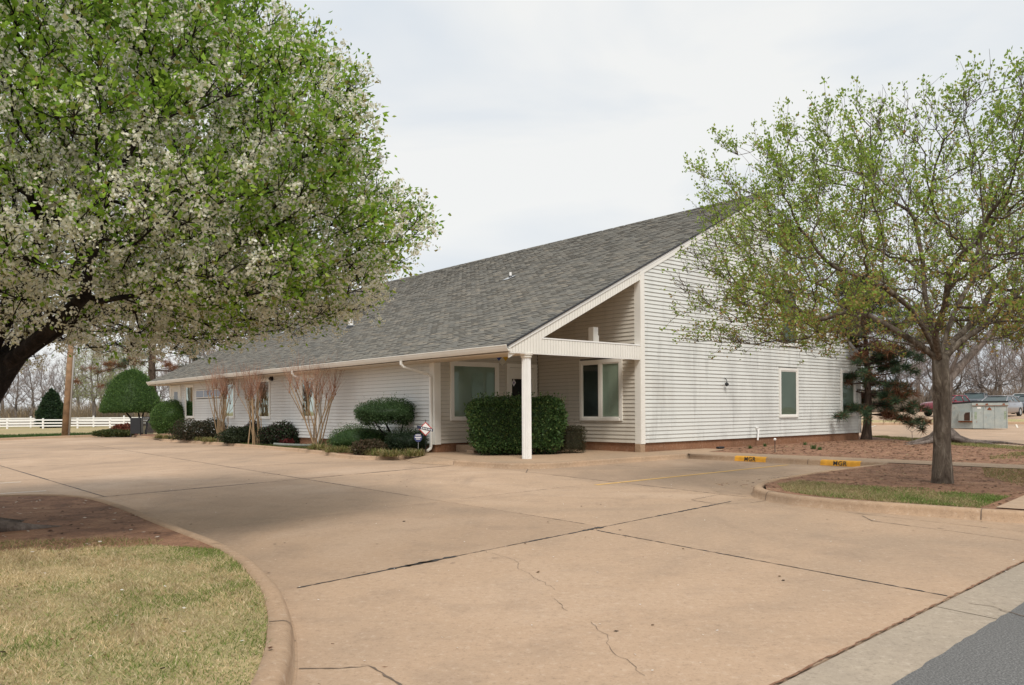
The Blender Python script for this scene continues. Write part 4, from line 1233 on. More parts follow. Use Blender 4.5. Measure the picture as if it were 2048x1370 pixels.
tp = [(tx, ty, .08), (tx, ty, .7), (tx + .05, ty, 1.5), (tx + .1, ty, 2.3)]
fk = [[(tx + .9, ty + .2, 3.0), (tx + 1.8, ty + .3, 3.9), (tx + 2.6, ty, 4.9)], [(tx - .2, ty + .3, 3.4), (tx - .5, ty + .4, 4.6)], [(tx + .4, ty - .3, 3.3), (tx + 1.0, ty - .5, 4.5)]]
bt = budding_tree('shade_tree', 'second bare budding tree with flared roots standing behind the island tree', (tx, ty, .08), tp, fk,
             (tx + 1.2, ty, 3.0, 8.0, 3.9, ([0, .2, .5, .8, 1], [.7, 1, 1, .8, .4])), 900, 33, .20, .1, M_BARKG,
             [(.13, .21, .035), (.18, .25, .045)], [.6, .4])
mb = MB(); rr = random.Random(8)
for a in (-.9, -.35, .15, .7, 2.4, 2.9, 3.5, 4.1, 5.0):
    L_ = rr.uniform(.9, 1.9)
    mb.tube([(.15 * math.cos(a), .15 * math.sin(a), .42), (.42 * math.cos(a), .42 * math.sin(a), .20), (.8 * math.cos(a + .1), .8 * math.sin(a + .1), .09), (L_ * math.cos(a + .25), L_ * math.sin(a + .25), .05), (L_ * 1.35 * math.cos(a + .1), L_ * 1.35 * math.sin(a + .1), -.03)], [.17, .13, .08, .05, .02], 7)
mb.build('roots', M_BARKG, bt, True)

# ================================================================== SHRUBS AND BEDS
def clipped(name, label, loc, shape, n, cols, p, leaf=(.035, .06), stems=None, seed=0, group=None, rough=.03, stem_mat=None, cat='shrub'):
    """a sheared plant: leaf faces over and just inside a lumpy surface. shape(th, ph)->point on unit-ish surface (local), returns (pos, normal)"""
    rg = np.random.default_rng(seed)
    root = empty(name, loc, 0, label, cat, group)
    if hasattr(shape, 'sample'): pos, nrm = shape.sample(rg, n)
    else: pos, nrm = shape(rg.uniform(0, 2 * np.pi, n), rg.uniform(-1, 1, n))
    dep = rg.uniform(-.13, .035, n) + rough * vnoise(pos, 5, seed)
    pos = pos + nrm * dep[:, None]
    d = nrm * .8 + rg.normal(0, .7, (n, 3)) + np.array((0, 0, .25))
    cc = pick(cols, n, rg, p)
    V, F, C = leaves(pos, d, rg.uniform(*leaf, n), rg.uniform(leaf[0] * .6, leaf[1] * .7, n), cc, rg, .2)
    m = max(20, n // 170)
    sb, sn = (shape.sample(rg, m) if hasattr(shape, 'sample') else shape(rg.uniform(0, 2 * np.pi, m), rg.uniform(-.6, 1, m)))
    for t in (.03, .08, .13):
        V2, F2, C2 = leaves(np.repeat(sb + sn * t + np.array((0, 0, t * .4)), 2, 0), np.repeat(sn, 2, 0) + rg.normal(0, .7, (2 * m, 3)), rg.uniform(*leaf, 2 * m), leaf[0] * .8, pick(cols, 2 * m, rg) * 1.25, rg, .2)
        F = np.concatenate([F, F2 + len(V)]); V = np.concatenate([V, V2]); C = np.concatenate([C, C2])
    # inner mass so that the plant is not hollow
    K, M_ = 36, 18
    tt, uu = np.meshgrid(np.linspace(0, 2 * np.pi, K, endpoint=False), np.linspace(-.999, .999, M_))
    ip, in_ = shape(tt.ravel(), uu.ravel()); ip = ip - in_ * .10
    i0 = np.arange(M_ - 1)[:, None] * K; j = np.arange(K)[None, :]; j2 = (j + 1) % K
    IF = np.stack([i0 + j, i0 + j2, i0 + j2 + K, i0 + j + K], 2).reshape(-1, 4) + len(V)
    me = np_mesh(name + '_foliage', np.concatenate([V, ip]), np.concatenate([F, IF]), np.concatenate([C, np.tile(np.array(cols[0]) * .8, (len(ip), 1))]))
    link('foliage', me, root, M_LEAF)
    if stems:
        mb = MB()
        for s in stems: mb.tube(*s, 6)
        mb.build('stems', stem_mat or M_BARKG, root, True)
    return root
def ellipsoid(rx, ry, rz, zc, flat_lo=-1.0, power=1.0, lump=.0, seed=0, rot=0.0, tilt=0.0):
    def f(th, u):
        u = np.maximum(u, flat_lo)
        s = np.sqrt(np.maximum(0, 1 - np.abs(u) ** (2 * power))) if power != 1 else np.sqrt(np.maximum(0, 1 - u * u))
        x, y = np.cos(th) * s, np.sin(th) * s
        c, q = math.cos(rot), math.sin(rot)
        p = np.stack([x * rx, y * ry, u * rz], -1)
        n = np.stack([x / rx, y / ry, u / rz], -1); n /= np.linalg.norm(n, axis=1)[:, None] + 1e-9
        if lump: p = p * (1 + lump * vnoise(p / max(rx, rz), 3.2, seed))[:, None]
        R3 = np.array(((c, -q, 0), (q, c, 0), (0, 0, 1)))
        p = p @ R3.T; n = n @ R3.T
        p[:, 2] += zc + tilt * p[:, 0]
        return p, n
    return f
def rbox(hx, hy, z0, z1, e=.22, rot=0.0, lump=.02, seed=0, taper=.0):
    """superellipsoid box"""
    def f(th, u):
        def sp(v, k): return np.sign(v) * np.abs(v) ** k
        ph = np.arcsin(np.clip(u, -1, 1))
        cp = sp(np.cos(ph), e); x = cp * sp(np.cos(th), e); y = cp * sp(np.sin(th), e); z = sp(np.sin(ph), e)
        n = np.stack([sp(np.cos(ph), 2 - e) * sp(np.cos(th), 2 - e) / hx, sp(np.cos(ph), 2 - e) * sp(np.sin(th), 2 - e) / hy, sp(np.sin(ph), 2 - e) / ((z1 - z0) / 2)], -1)
        n /= np.linalg.norm(n, axis=1)[:, None] + 1e-9
        k = 1 - taper * (1 - z) * .5
        p = np.stack([x * hx * k, y * hy * k, (z + 1) / 2 * (z1 - z0) + z0], -1)
        p = p * (1 + lump * vnoise(p, 2.2, seed))[:, None]
        c, q = math.cos(rot), math.sin(rot); R3 = np.array(((c, -q, 0), (q, c, 0), (0, 0, 1)))
        return p @ R3.T, n @ R3.T
    def sample(rg, n):
        hz = (z1 - z0) / 2; ar = np.array([hy * hz, hy * hz, hx * hz, hx * hz, hx * hy, hx * hy * .3]); ar = ar / ar.sum()
        fc = rg.choice(6, n, p=ar); a = rg.uniform(-1, 1, n); b = rg.uniform(-1, 1, n); s = np.where(fc % 2 == 0, 1.0, -1.0)
        d = np.where((fc < 2)[:, None], np.stack([s, a, b], 1), np.where((fc < 4)[:, None], np.stack([a, s, b], 1), np.stack([a, b, s], 1)))
        k_ = 2 / e
        d = d / ((np.abs(d) ** k_).sum(1) ** (1 / k_))[:, None]
        nn = np.sign(d) * np.abs(d) ** (k_ - 1) / np.array((hx, hy, hz)); nn /= np.linalg.norm(nn, axis=1)[:, None] + 1e-9
        kk = 1 - taper * (1 - d[:, 2]) * .5
        p = np.stack([d[:, 0] * hx * kk, d[:, 1] * hy * kk, (d[:, 2] + 1) / 2 * (z1 - z0) + z0], -1)
        p = p * (1 + lump * vnoise(p, 2.2, seed))[:, None]
        c, q = math.cos(rot), math.sin(rot); R3 = np.array(((c, -q, 0), (q, c, 0), (0, 0, 1)))
        return p @ R3.T, nn @ R3.T
    f.sample = sample
    return f
DKG = [(.055, .11, .033), (.08, .15, .045), (.115, .195, .06), (.036, .075, .027)]
MDG = [(.075, .145, .035), (.105, .19, .05), (.14, .23, .06), (.05, .10, .03)]
# clipped holly block beside the porch column
clipped('hedge_block', 'large box clipped dark green hedge standing behind the white porch column', (.10, 22.25, .125), rbox(1.36, .78, .08, 1.50, .34, .12, .03, 1, .14), 21000, DKG + [(.14, .18, .06)], [.26, .26, .2, .16, .12], (.045, .085), seed=1, rough=.07,
        stems=[([(x, 0, -.02), (x * 1.1, 0, .5)], [.03, .02]) for x in (-.7, -.2, .3, .8)])
clipped('hedge_cube', 'small clipped brownish hedge cube beside the large porch hedge', (1.66, 22.7, .125), rbox(.34, .36, .02, .74, .3, .3, .03, 2), 7000, [(.06, .055, .03), (.075, .07, .035), (.05, .065, .028), (.09, .07, .04)], None, (.02, .04), seed=2)
# cloud pruned shrub
bx_, by_, _ = W(-5.0, 5.85)
clipped('cloud_pruned_shrub', 'mushroom shaped pruned shrub on bare crooked stems near the corner post', (bx_, by_, .1), ellipsoid(.88, .75, .43, 1.19, -.75, 1.15, .10, 3, tilt=.03), 12000, [(.05, .10, .035), (.075, .13, .05), (.10, .16, .07), (.035, .07, .025)], None, (.025, .05), seed=3,
        stems=[([(.15, 0, 0), (.22, .02, .35), (.1, 0, .7), (-.05, 0, 1.0)], [.045, .04, .035, .02]), ([(.2, 0, 0), (.38, 0, .35), (.5, .02, .7), (.55, 0, 1.0)], [.035, .03, .025, .015]), ([(.16, 0, .2), (.0, .05, .5), (-.35, 0, .95)], [.03, .025, .015])], stem_mat=M_BARKP)
x_, y_, _ = W(-5.15, 7.1)
clipped('low_shrub', 'low rounded dark evergreen shrub left of the cloud pruned shrub', (x_, y_, .1), ellipsoid(.95, .7, .45, .38, -.8, 1.1, .12, 4), 9000, DKG, None, (.02, .045), seed=4)
x_, y_, _ = W(-4.95, 4.75)
clipped('low_shrub', 'dark low shrub around the security signs beside the downpipe', (x_, y_, .1), ellipsoid(.62, .5, .36, .36, -.8, 1.1, .12, 5), 6000, [(.018, .035, .016), (.03, .055, .02), (.025, .04, .02)], None, (.025, .05), seed=5)
# round shrubs at the far end
bx_, by_ = P(348, 866, 40.5)[:2]
clipped('dome_shrub', 'round clipped dome shrub in front of the far windows', (bx_, by_, .08), ellipsoid(1.08, 1.05, .92, .95, -.75, 1.1, .03, 6), 15000, MDG, None, (.04, .07), seed=6)
bx_, by_ = P(263, 866, 46.5)[:2]
def parasol(th, u):
    h = (u + 1) / 2
    r = 1.62 * np.interp(h, [0, .06, .15, .3, .5, .7, .85, .95, 1], [.0, .90, 1, .96, .84, .66, .45, .26, 0])
    z = 1.28 + 2.46 * np.interp(h, [0, .06, .15, .3, .5, .7, .85, .95, 1], [.06, .0, .05, .2, .43, .68, .86, .96, 1])
    p = np.stack([np.cos(th) * r, np.sin(th) * r, z], -1)
    p[:, 0] += .10 * (h - .4)
    n = np.stack([np.cos(th), np.sin(th), np.interp(h, [0, .1, .5, 1], [-.8, .0, .5, 1.5])], -1); n /= np.linalg.norm(n, axis=1)[:, None]
    return p * (1 + .015 * vnoise(p, 2, 3))[:, None], n
clipped('mushroom_shrub', 'tall mushroom shaped clipped tree shrub beyond the building end', (bx_, by_, .08), parasol, 22000, MDG, None, (.045, .085), seed=7,
        stems=[([(.5 + dx, dy, 0), (.45 + dx * 1.5, dy, .7), (.25 + dx * 4, dy * 3, 1.5)], [.07, .06, .04]) for dx, dy in ((-.18, 0), (0, .1), (.15, -.1), (.28, .08))], stem_mat=M_BARKP)
# loose dark shrubs in the bed
def loose(name, label, loc, rx, ry, rz, n, cols, seed, leaf=(.03, .055), group=None):
    rg = np.random.default_rng(seed); n = int(n * 1.6); leaf = (leaf[0] * 1.6, leaf[1] * 1.7)
    root = empty(name, loc, 0, label, 'shrub', group)
    d = rand_dirs(n, rg) * rg.uniform(.35, 1.0, (n, 1)) ** .6
    p = d * np.array((rx, ry, rz)); p = p * (1 + .28 * vnoise(p / rx, 3.0, seed))[:, None]
    p[:, 2] = np.abs(p[:, 2] + rz * .55) + .02
    V, F, C = leaves(p, rand_dirs(n, rg) + np.array((0, 0, .5)), rg.uniform(*leaf, n), rg.uniform(leaf[0] * .6, leaf[1] * .7, n), pick(cols, n, rg), rg)
    link('foliage', np_mesh(name, V, F, C), root, M_LEAF)
    T = TubeSet(); m = 26
    e = p[rg.choice(n, m)]; T.many(np.stack([np.zeros((m, 3)) + e * np.array((.15, .15, 0)), e * .6, e], 1), (.012, .008, .004)); link('stems', T.mesh(name + '_stems'), root, M_BARKN)
    return root
def bedpt(px, r, z=.1):
    """place in the bed: photo column px on the line r"""
    a, _ = ray(px, 850); ox, oy = CX + r * RV[0], CY + r * RV[1]
    l = (a * oy - ox) / (LV[0] - a * LV[1])
    return W(r, l, z)
BRN = [(.05, .05, .03), (.07, .065, .035), (.04, .05, .025), (.085, .06, .04)]
loose('bed_shrub', 'grey brown twiggy shrub next to the round dome shrub', bedpt(405, -5.1), 1.25, .7, .62, 5200, BRN, 41)
loose('bed_shrub', 'dark green shrub between the first and second crape myrtle', bedpt(480, -5.2), .95, .6, .42, 3800, [(.035, .05, .02), (.05, .065, .03), (.03, .04, .02)], 42)
loose('bed_shrub', 'dark glossy shrub with a tall shoot right of the middle crape myrtle', bedpt(560, -4.75), .85, .55, .55, 4600, [(.025, .045, .02), (.035, .06, .025), (.05, .03, .025)], 43)
loose('bed_shrub', 'reddish dark shrub behind the middle crape myrtle', bedpt(500, -4.6), .7, .5, .5, 2600, [(.06, .03, .025), (.04, .04, .02), (.08, .04, .03)], 44)
loose('bed_shrub', 'small red leaved plant by the wall near the drain pipe', bedpt(574, -4.7), .28, .25, .16, 500, [(.16, .03, .03), (.10, .03, .025)], 45)
loose('bed_shrub', 'brown low shrub at the bed corner beside the liriope', bedpt(735, -5.9), .55, .45, .28, 2600, [(.10, .075, .045), (.07, .07, .03), (.12, .08, .05)], 46, (.025, .045))
rx_, ry_ = P(247, 858, 45)[:2]
loose('bed_shrub', 'rust red shrub beside the black trash box at the far end', (rx_, ry_, .08), .62, .5, .42, 1800, [(.22, .06, .04), (.28, .10, .06), (.14, .06, .03)], 47, (.05, .09))
rx_, ry_ = P(225, 868, 44.5)[:2]
loose('bed_shrub', 'low green ground cover shrub along the far kerb', (rx_, ry_, .06), 1.3, .5, .22, 3000, [(.07, .10, .03), (.12, .12, .04), (.05, .07, .025)], 48, (.05, .09))

def tuft_mesh(name, n, L, seed, cols, droop=.8, w=.010, spread=.9):
    rg = np.random.default_rng(seed)
    a = rg.uniform(0, 6.283, n); b = rg.uniform(.15, spread, n); ln = rg.uniform(.6, 1.1, n) * L
    o = np.stack([rg.normal(0, .07, n), rg.normal(0, .07, n), np.zeros(n)], 1)
    h = np.stack([np.cos(a), np.sin(a), np.zeros(n)], 1); q = np.stack([-np.sin(a), np.cos(a), np.zeros(n)], 1)
    V = []; K = 4
    for k in range(K + 1):
        t = k / K
        c = o + h * (ln * b * t)[:, None] + np.array((0, 0, 1.0)) * (ln * (np.sqrt(1 - np.minimum(b, .95) ** 2) * t - droop * .55 * t * t))[:, None]
        c[:, 2] = np.maximum(c[:, 2], .008)
        ww = w * (1 - t * .85)
        V.append(c - q * ww); V.append(c + q * ww)
    V = np.stack(V, 1); F = []
    base = np.arange(n) * (2 * K + 2)
    for k in range(K): F.append(np.stack([base + 2 * k, base + 2 * k + 1, base + 2 * k + 3, base + 2 * k + 2], 1))
    cc = pick(cols, n, rg)
    return np_mesh(name, V.reshape(-1, 3), np.concatenate(F), np.repeat(cc, 2 * K + 2, 0))
LIR = [(.26, .23, .09), (.36, .30, .14), (.14, .18, .05), (.20, .22, .07), (.42, .34, .19)]
tms = [tuft_mesh('liriope_clump', 210, .42, 60 + k, LIR) for k in range(4)]
GRP = 'border grass clumps along the bed kerb'
rr = random.Random(12); k = 0
for px in list(range(628, 850, 16)):
    pt = bedpt(px, -5.95 + rr.uniform(-.15, .25) + (.55 if px > 800 else 0) + (.25 if px < 650 else 0))
    root = empty('liriope_clump', pt, rr.uniform(0, 6), 'arching straw and green border grass clump at the rounded bed corner', 'grass clump', GRP)
    link('blades', tms[k % 4], root, M_GRASS); k += 1
for px in (318, 334, 352, 385, 398, 412, 426):
    pt = bedpt(px, -5.45 + rr.uniform(-.1, .1))
    root = empty('liriope_clump', pt, rr.uniform(0, 6), 'arching straw border grass clump on the far kerb below the dome shrub', 'grass clump', 'border grass clumps on the far kerb')
    o = link('blades', tms[k % 4], root, M_GRASS); root.scale = (1.15, 1.15, 1.0); k += 1
gmesh = tuft_mesh('green_tuft', 90, .42, 77, [(.06, .13, .035), (.08, .17, .05), (.05, .10, .03)], .35, .012, .6)
pt = bedpt(641, -5.1)
root = empty('daylily_clump', pt, 0, 'upright fresh green leaf clump at the foot of the right crape myrtle', 'plant'); link('blades', gmesh, root, M_GRASS)
# moss-green ground cover in the bed
def scatter_blades(name, label, n, region, z, hlo, hhi, w, colf, seed, lean=.5, kind='stuff', cat='grass'):
    rg = np.random.default_rng(seed)
    x, y = region(rg, n); n = len(x)
    base = np.stack([x, y, np.full(n, z)], 1)
    a = rg.uniform(0, 6.283, n); h = rg.uniform(hlo, hhi, n) * (1 + .35 * vnoise(base, 4.0, seed + 40))
    q = np.stack([np.cos(a), np.sin(a), np.zeros(n)], 1) * w * rg.uniform(.6, 1.3, (n, 1))
    tip = base + np.stack([rg.normal(0, lean, n), rg.normal(0, lean, n), np.ones(n)], 1) * h[:, None]
    V = np.stack([base - q, base + q, tip], 1)
    cc = colf(base, rg)
    me = np_mesh(name, V.reshape(-1, 3), np.arange(n * 3).reshape(-1, 3), np.repeat(cc, 3, 0))
    o = link(name, me, None, M_GRASS); tag(o, label, cat, kind=kind); return o
def in_poly(x, y, poly):
    c = np.zeros(len(x), bool); j = len(poly) - 1
    for i in range(len(poly)):
        xi, yi = poly[i][:2]; xj, yj = poly[j][:2]
        k = ((yi > y) != (yj > y)) & (x < (xj - xi) * (y - yi) / (yj - yi + 1e-12) + xi)
        c ^= k; j = i
    return c
def poly_region(poly, edge=None):
    xs = [p[0] for p in poly]; ys = [p[1] for p in poly]
    def f(rg, n):
        X = []; Y = []; got = 0
        while got < n:
            x = rg.uniform(min(xs), max(xs), n); y = rg.uniform(min(ys), max(ys), n)
            k = in_poly(x, y, poly)
            if edge is not None: k &= edge(x, y, rg)
            X.append(x[k]); Y.append(y[k]); got += k.sum()
            if k.sum() == 0: break
        return np.concatenate(X)[:n], np.concatenate(Y)[:n]
    return f
# ---- foreground lawn
zL = Z1
lawn_poly = [p for p in offset_line(smooth_line(lawn_line), .150) if p[1] < 7.3 and p[0] > -5] + [G(x, y, zL) for x, y in [(300, 1090), (240, 1096), (180, 1094), (120, 1102), (60, 1099), (0, 1106), (-160, 1115)]] + [(-7.5, 6.6), (-7.5, 3.0), (-3.0, 2.6)]
def lawn_cols(base, rg):
    n = len(base)
    g = vnoise(base, 1.6, 5) * .45 + vnoise(base, 7.5, 9) * .42 + rg.normal(0, .40, n)
    # greener along the kerb and at the shady far edge
    kl = np.array([q[:2] for q in offset_line(smooth_line(lawn_line), .185)]); dk = np.minimum.reduce([np.hypot(base[:, 0] - q[0], base[:, 1] - q[1]) for q in kl[:60]])
    g = g + .8 * np.exp(-dk / .22) + .35 * np.exp(-np.abs(base[:, 1] - 7.2) / .5)
    st = pick([(.58, .45, .27), (.50, .38, .21), (.66, .54, .36), (.40, .30, .165)], n, rg)
    gr = pick([(.15, .22, .045), (.20, .26, .06), (.11, .17, .035)], n, rg)
    dk2 = vnoise(base, 3.2, 21) + .6 * vnoise(base, 11, 22)
    st = st * np.clip(1 - .22 * dk2, .6, 1.2)[:, None]
    return np.where((g > .50)[:, None], gr, st)
sheet('lawn', [(p[0], p[1], zL + .004) for p in lawn_poly], M_THATCH)
scatter_blades('lawn_grass', 'dry straw and green lawn grass in the left foreground', 190000, poly_region(lawn_poly), zL, .010, .034, .0028, lawn_cols, 7, .85)
edge_soil = [G(x, y, zL) for x, y in [(300, 1092), (180, 1098), (0, 1108), (-100, 1112), (-100, 1085), (60, 1082), (200, 1078), (330, 1080)]]
scatter_blades('straw_fringe', 'thin straw fringe where the lawn thins into bare soil', 2600, poly_region(edge_soil), zL, .015, .04, .003, lambda b, rg: pick([(.42, .31, .17), (.34, .22, .12), (.14, .19, .05)], len(b), rg), 8, .9)
# ---- island grass
isl_poly = [W(r, l, Z1) for r, l in [(-6.0, -7.85), (-6.9, -8.5), (-7.2, -9.2), (-7.22, -10.2), (-7.05, -11.2), (-5.2, -11.0), (-4.7, -10.6), (-4.4, -9.0), (-4.6, -7.7)]]
def isl_cols(b, rg):
    n = len(b); g = vnoise(b, 2.6, 4) * .55 + rg.normal(0, .4, n) + (b[:, 0] - 5.0) * .55 - .1
    return np.where((g > .15)[:, None], pick([(.14, .22, .05), (.19, .27, .065), (.10, .16, .04)], n, rg), pick([(.46, .37, .21), (.38, .29, .16), (.24, .22, .09)], n, rg))
scatter_blades('island_grass', 'strip of green and straw grass along the front of the right island', 30000, poly_region(isl_poly, lambda x, y, rg: (vnoise(np.stack([x, y, x * 0], 1), 2.4, 6) * .5 + rg.normal(0, .3, len(x)) + 2.6 * (-5.35 - ((x - CX) * RV[0] + (y - CY) * RV[1])) > .1)), Z1, .012, .042, .0038, isl_cols, 9, .8)
flecks('leaf_litter', 2600, (-6.9, 0.1, -12.4, -7.1), [(.10, .05, .03), (.18, .10, .055), (.42, .32, .19), (.06, .035, .022), (.34, .22, .13)], .02, .07, 15, 'brown leaf litter and straw bits on the soil of the right island', Z1 + .006)
flecks('leaf_litter', 5200, (1.4, 12.5, -11.5, -.4), [(.10, .05, .03), (.18, .10, .055), (.40, .30, .18), (.06, .035, .022), (.34, .20, .12)], .03, .11, 16, 'brown leaf litter on the red soil below the gable wall', Z1 + .006)
flecks('leaf_litter', 900, (-20, -14.9, -7.0, -1.0), [(.10, .05, .03), (.18, .10, .055), (.06, .035, .022), (.7, .65, .56)], .02, .06, 17, 'twigs and fallen petals on the bare soil under the blossom tree', Z1 + .006)
isl2 = [W(r, l, Z1) for r, l in [(-4.2, -11), (-1.0, -11), (0, -11), (0, -8.8), (-2.2, -9.6)]]
scatter_blades('island_weeds', 'sparse weeds and straw on the red soil of the right island', 5000, poly_region(isl2), Z1, .02, .05, .004, lambda b, rg: pick([(.14, .18, .05), (.36, .28, .15), (.28, .20, .10)], len(b), rg), 10, .7)
yard = [W(r, l, Z1) for r, l in [(1.5, -12.4), (1.5, -8.4), (4, -7.6), (9.0, -7.0), (6.5, -12.4)]]
scatter_blades('yard_weeds', 'patches of green weeds on the red soil right of the walk', 7000, poly_region(yard, lambda x, y, rg: vnoise(np.stack([x, y, x * 0], 1), 1.3, 3) + rg.normal(0, .3, len(x)) > .35), Z1, .02, .07, .005, lambda b, rg: pick([(.12, .18, .045), (.18, .2, .06), (.36, .28, .15)], len(b), rg), 11, .7)
strip_g = [W(r, l, Z1) for r, l in [(9.6, -7.1), (12.0, -4.0), (14.8, -1.6), (16.4, .4), (17.2, 1.0), (16.2, 1.3), (13.6, -1.0), (10.2, -4.2), (7.6, -7.6)]]
scatter_blades('verge_grass', 'narrow green grass verge before the back parking lot', 12000, poly_region(strip_g), Z1 - .02, .03, .09, .008, lambda b, rg: pick([(.14, .19, .05), (.20, .23, .07), (.36, .30, .15)], len(b), rg), 12, .6)
bedg = [W(r, l, .1) for r, l in [(-5.55, 8.6), (-5.4, 15), (-5.4, 20), (-4.9, 20), (-4.8, 9)]]
scatter_blades('bed_ground_cover', 'low mossy green ground cover in the bed along the wall', 9000, poly_region(bedg), .1, .02, .06, .008, lambda b, rg: pick([(.07, .11, .03), (.10, .14, .04), (.14, .12, .05)], len(b), rg), 13, .7)
kbf = [G(x, y, .1) for x, y in [(-200, 884), (0, 875), (150, 870), (250, 868), (250, 865), (150, 866), (0, 870), (-200, 878)]]
scatter_blades('kerb_grass', 'dark green grass band behind the far kerb', 9000, poly_region(kbf), .03, .06, .16, .02, lambda b, rg: pick([(.045, .085, .025), (.06, .11, .03)], len(b), rg), 14, .4)
for k, (px, py) in enumerate([(1627, 898), (1640, 900), (1610, 890), (1530, 893), (1500, 897)]):
    g = G(px, py, Z1)
    root = empty('weed', g, k, 'small green weed sprouting on the red soil below the gable wall', 'weed', 'weeds below the gable wall'); o = link('blades', gmesh, root, M_GRASS); root.scale = (.35, .35, .35) if k else (.5, .5, .45)

# ---- crape myrtles: bare clumps with knuckled ends and whips
def crape_myrtle(label, base, seed, n, spread, h, asym=0.0):
    rg = np.random.default_rng(seed)
    root = empty('crape_myrtle', base, 0, label, 'shrub', 'bare crape myrtles along the wall')
    A_, B_ = TubeSet(), TubeSet()
    knobs = []
    def stem_col(): return np.array((.27, .19, .115)) * rg.uniform(.6, 1.25)
    for i in range(n):
        a = rg.uniform(0, 6.283); s = spread * rg.uniform(.25, 1)
        b0 = np.array((rg.normal(0, .10) + .10 * math.cos(a), rg.normal(0, .08) + .1 * math.sin(a), -.02))
        top = np.array((s * math.cos(a) * 1.0 + asym * rg.uniform(0, 1), s * math.sin(a) * .55, h * rg.uniform(.82, 1.05)))
        m1 = b0 * .6 + top * .4 + np.array((rg.normal(0, .05), rg.normal(0, .05), .05)); m2 = b0 * .25 + top * .75 + rg.normal(0, .04, 3)
        r0 = rg.uniform(.014, .027); c = stem_col()
        A_.chain([b0, m1, m2, top], [r0, r0 * .85, r0 * .75, r0 * .7], 6, c)
        knobs.append(top)
        if rg.uniform() < .8:
            t2 = m1 + (top - m1) * .75 + np.array((rg.normal(0, .18), rg.normal(0, .12), rg.uniform(0, .15)))
            A_.chain([m1, (m1 + t2) / 2 + rg.normal(0, .03, 3), t2], [r0 * .7, r0 * .6, r0 * .55], 5, stem_col()); knobs.append(t2)
    for kp in knobs:
        # swollen knuckle
        A_.chain([kp - (0, 0, .05), kp - (0, 0, .0), kp + (0, 0, .03)], [.022, .036, .018], 6, (.22, .13, .08))
        m = rg.integers(9, 15)
        d = rg.normal(0, .38, (m, 3)); d[:, 2] = np.abs(d[:, 2]) + .85; d /= np.linalg.norm(d, axis=1)[:, None]
        L_ = rg.uniform(.45, 1.35, (m, 1)); p0 = np.tile(kp, (m, 1)); p2 = p0 + d * L_; p1 = p0 + d * L_ * .5 + rg.normal(0, .02, (m, 3)) - np.array((0, 0, .02))
        B_.many(np.stack([p0, p1, p2], 1), (.0045, .0035, .0025), 3, pick([(.31, .16, .105), (.37, .21, .14), (.24, .13, .09)], m, rg))
    link('stems', A_.mesh('myrtle_stems'), root, M_TWIG); link('whips', B_.mesh('myrtle_whips'), root, M_TWIG)
    return root
crape_myrtle('left of the three bare crape myrtles, nearest the dome shrub', bedpt(441, -5.25), 5, 13, .62, 2.25)
crape_myrtle('middle of the three bare crape myrtles, dense upright tan stems', bedpt(515, -5.22), 6, 11, .55, 2.1)
crape_myrtle('right of the three bare crape myrtles, wide with a leaning left stem', bedpt(630, -5.3), 9, 12, .92, 2.1, -.25)

# ================================================================== PINES AND BACKGROUND TREES
def pine(label, base, h, rmax, seed, n_whorl, zlow, brown=.2, trunk_r=.17, lean=0.0, tuft=.26, needles=30):
    nb = (4, 7)
    rg = np.random.default_rng(seed)
    root = empty('pine_tree', base, 0, label, 'tree')
    A_ = TubeSet(); tz = np.linspace(-.05, h, 12)
    path = np.stack([lean * tz + .06 * np.sin(tz * 1.1), .05 * np.cos(tz * .9), tz], 1)
    A_.chain(path, trunk_r * (1 - .85 * np.linspace(0, 1, 12)) * np.array([1.35] + [1] * 11), 9)
    tp_ = []; tc = []
    for i in range(n_whorl):
        z = zlow + (h - zlow) * (i + rg.uniform(-.3, .3)) / n_whorl
        q = np.array((np.interp(z, tz, path[:, 0]), np.interp(z, tz, path[:, 1]), z))
        R_ = rmax * np.interp((z - zlow) / (h - zlow), [0, .25, .6, 1], [.85, 1, .7, .15])
        for b in range(rg.integers(*nb)):
            a = rg.uniform(0, 6.283); L_ = R_ * rg.uniform(.6, 1.08)
            d = np.array((math.cos(a), math.sin(a), 0)); sag = rg.uniform(-.10, .22)
            pts = [q + d * L_ * t + np.array((0, 0, L_ * (sag * t - .22 * t * t * (1 if sag < .1 else -.3)))) + rg.normal(0, .03, 3) for t in (0, .35, .7, 1)]
            A_.chain(pts, [.030, .022, .014, .006], 5)
            br = rg.uniform() < brown
            for t in np.concatenate([rg.uniform(.35, 1, 5), [1.0]]):
                p = np.array([np.interp(t, (0, .35, .7, 1), [x[k] for x in pts]) for k in range(3)])
                s = rg.normal(0, .5, 3); s[2] = rg.uniform(-.1, .35); e = p + s * .38
                A_.chain([p, e], [.010, .005], 3)
                for u in (.4, .75, 1.0):
                    tp_.append(p + (e - p) * u); tc.append(br if rg.uniform() < .85 else not br)
    link('trunk', A_.mesh('pine_trunk'), root, M_BARKN)
    tp_ = np.array(tp_); tc = np.array(tc)
    b = np.repeat(tp_, needles, 0); n = len(b); bc = np.repeat(tc, needles)
    d = rand_dirs(n, rg); d[:, 2] = d[:, 2] * .7 + .15
    cc = pick([(.042, .08, .042), (.06, .105, .052), (.03, .058, .034), (.09, .135, .062)], n, rg)
    cc[bc] = pick([(.20, .085, .045), (.15, .06, .035), (.26, .13, .06)], int(bc.sum()), rg)
    V, F, C = leaves(b, d, rg.uniform(.6, 1.1, n) * tuft, .018, cc, rg, .0)
    link('needles', np_mesh('pine_needles', V, F, C), root, M_NEEDLE)
    return root
px_, py_, _ = G(1734, 879, .115)
pine('dark pine with brown patches at the right end of the gable wall', (px_, py_, .11), 6.4, 2.7, 51, 22, .95, .17, .17, 0, .30, 40)
lx, ly = P(306, 760, 56)[:2]
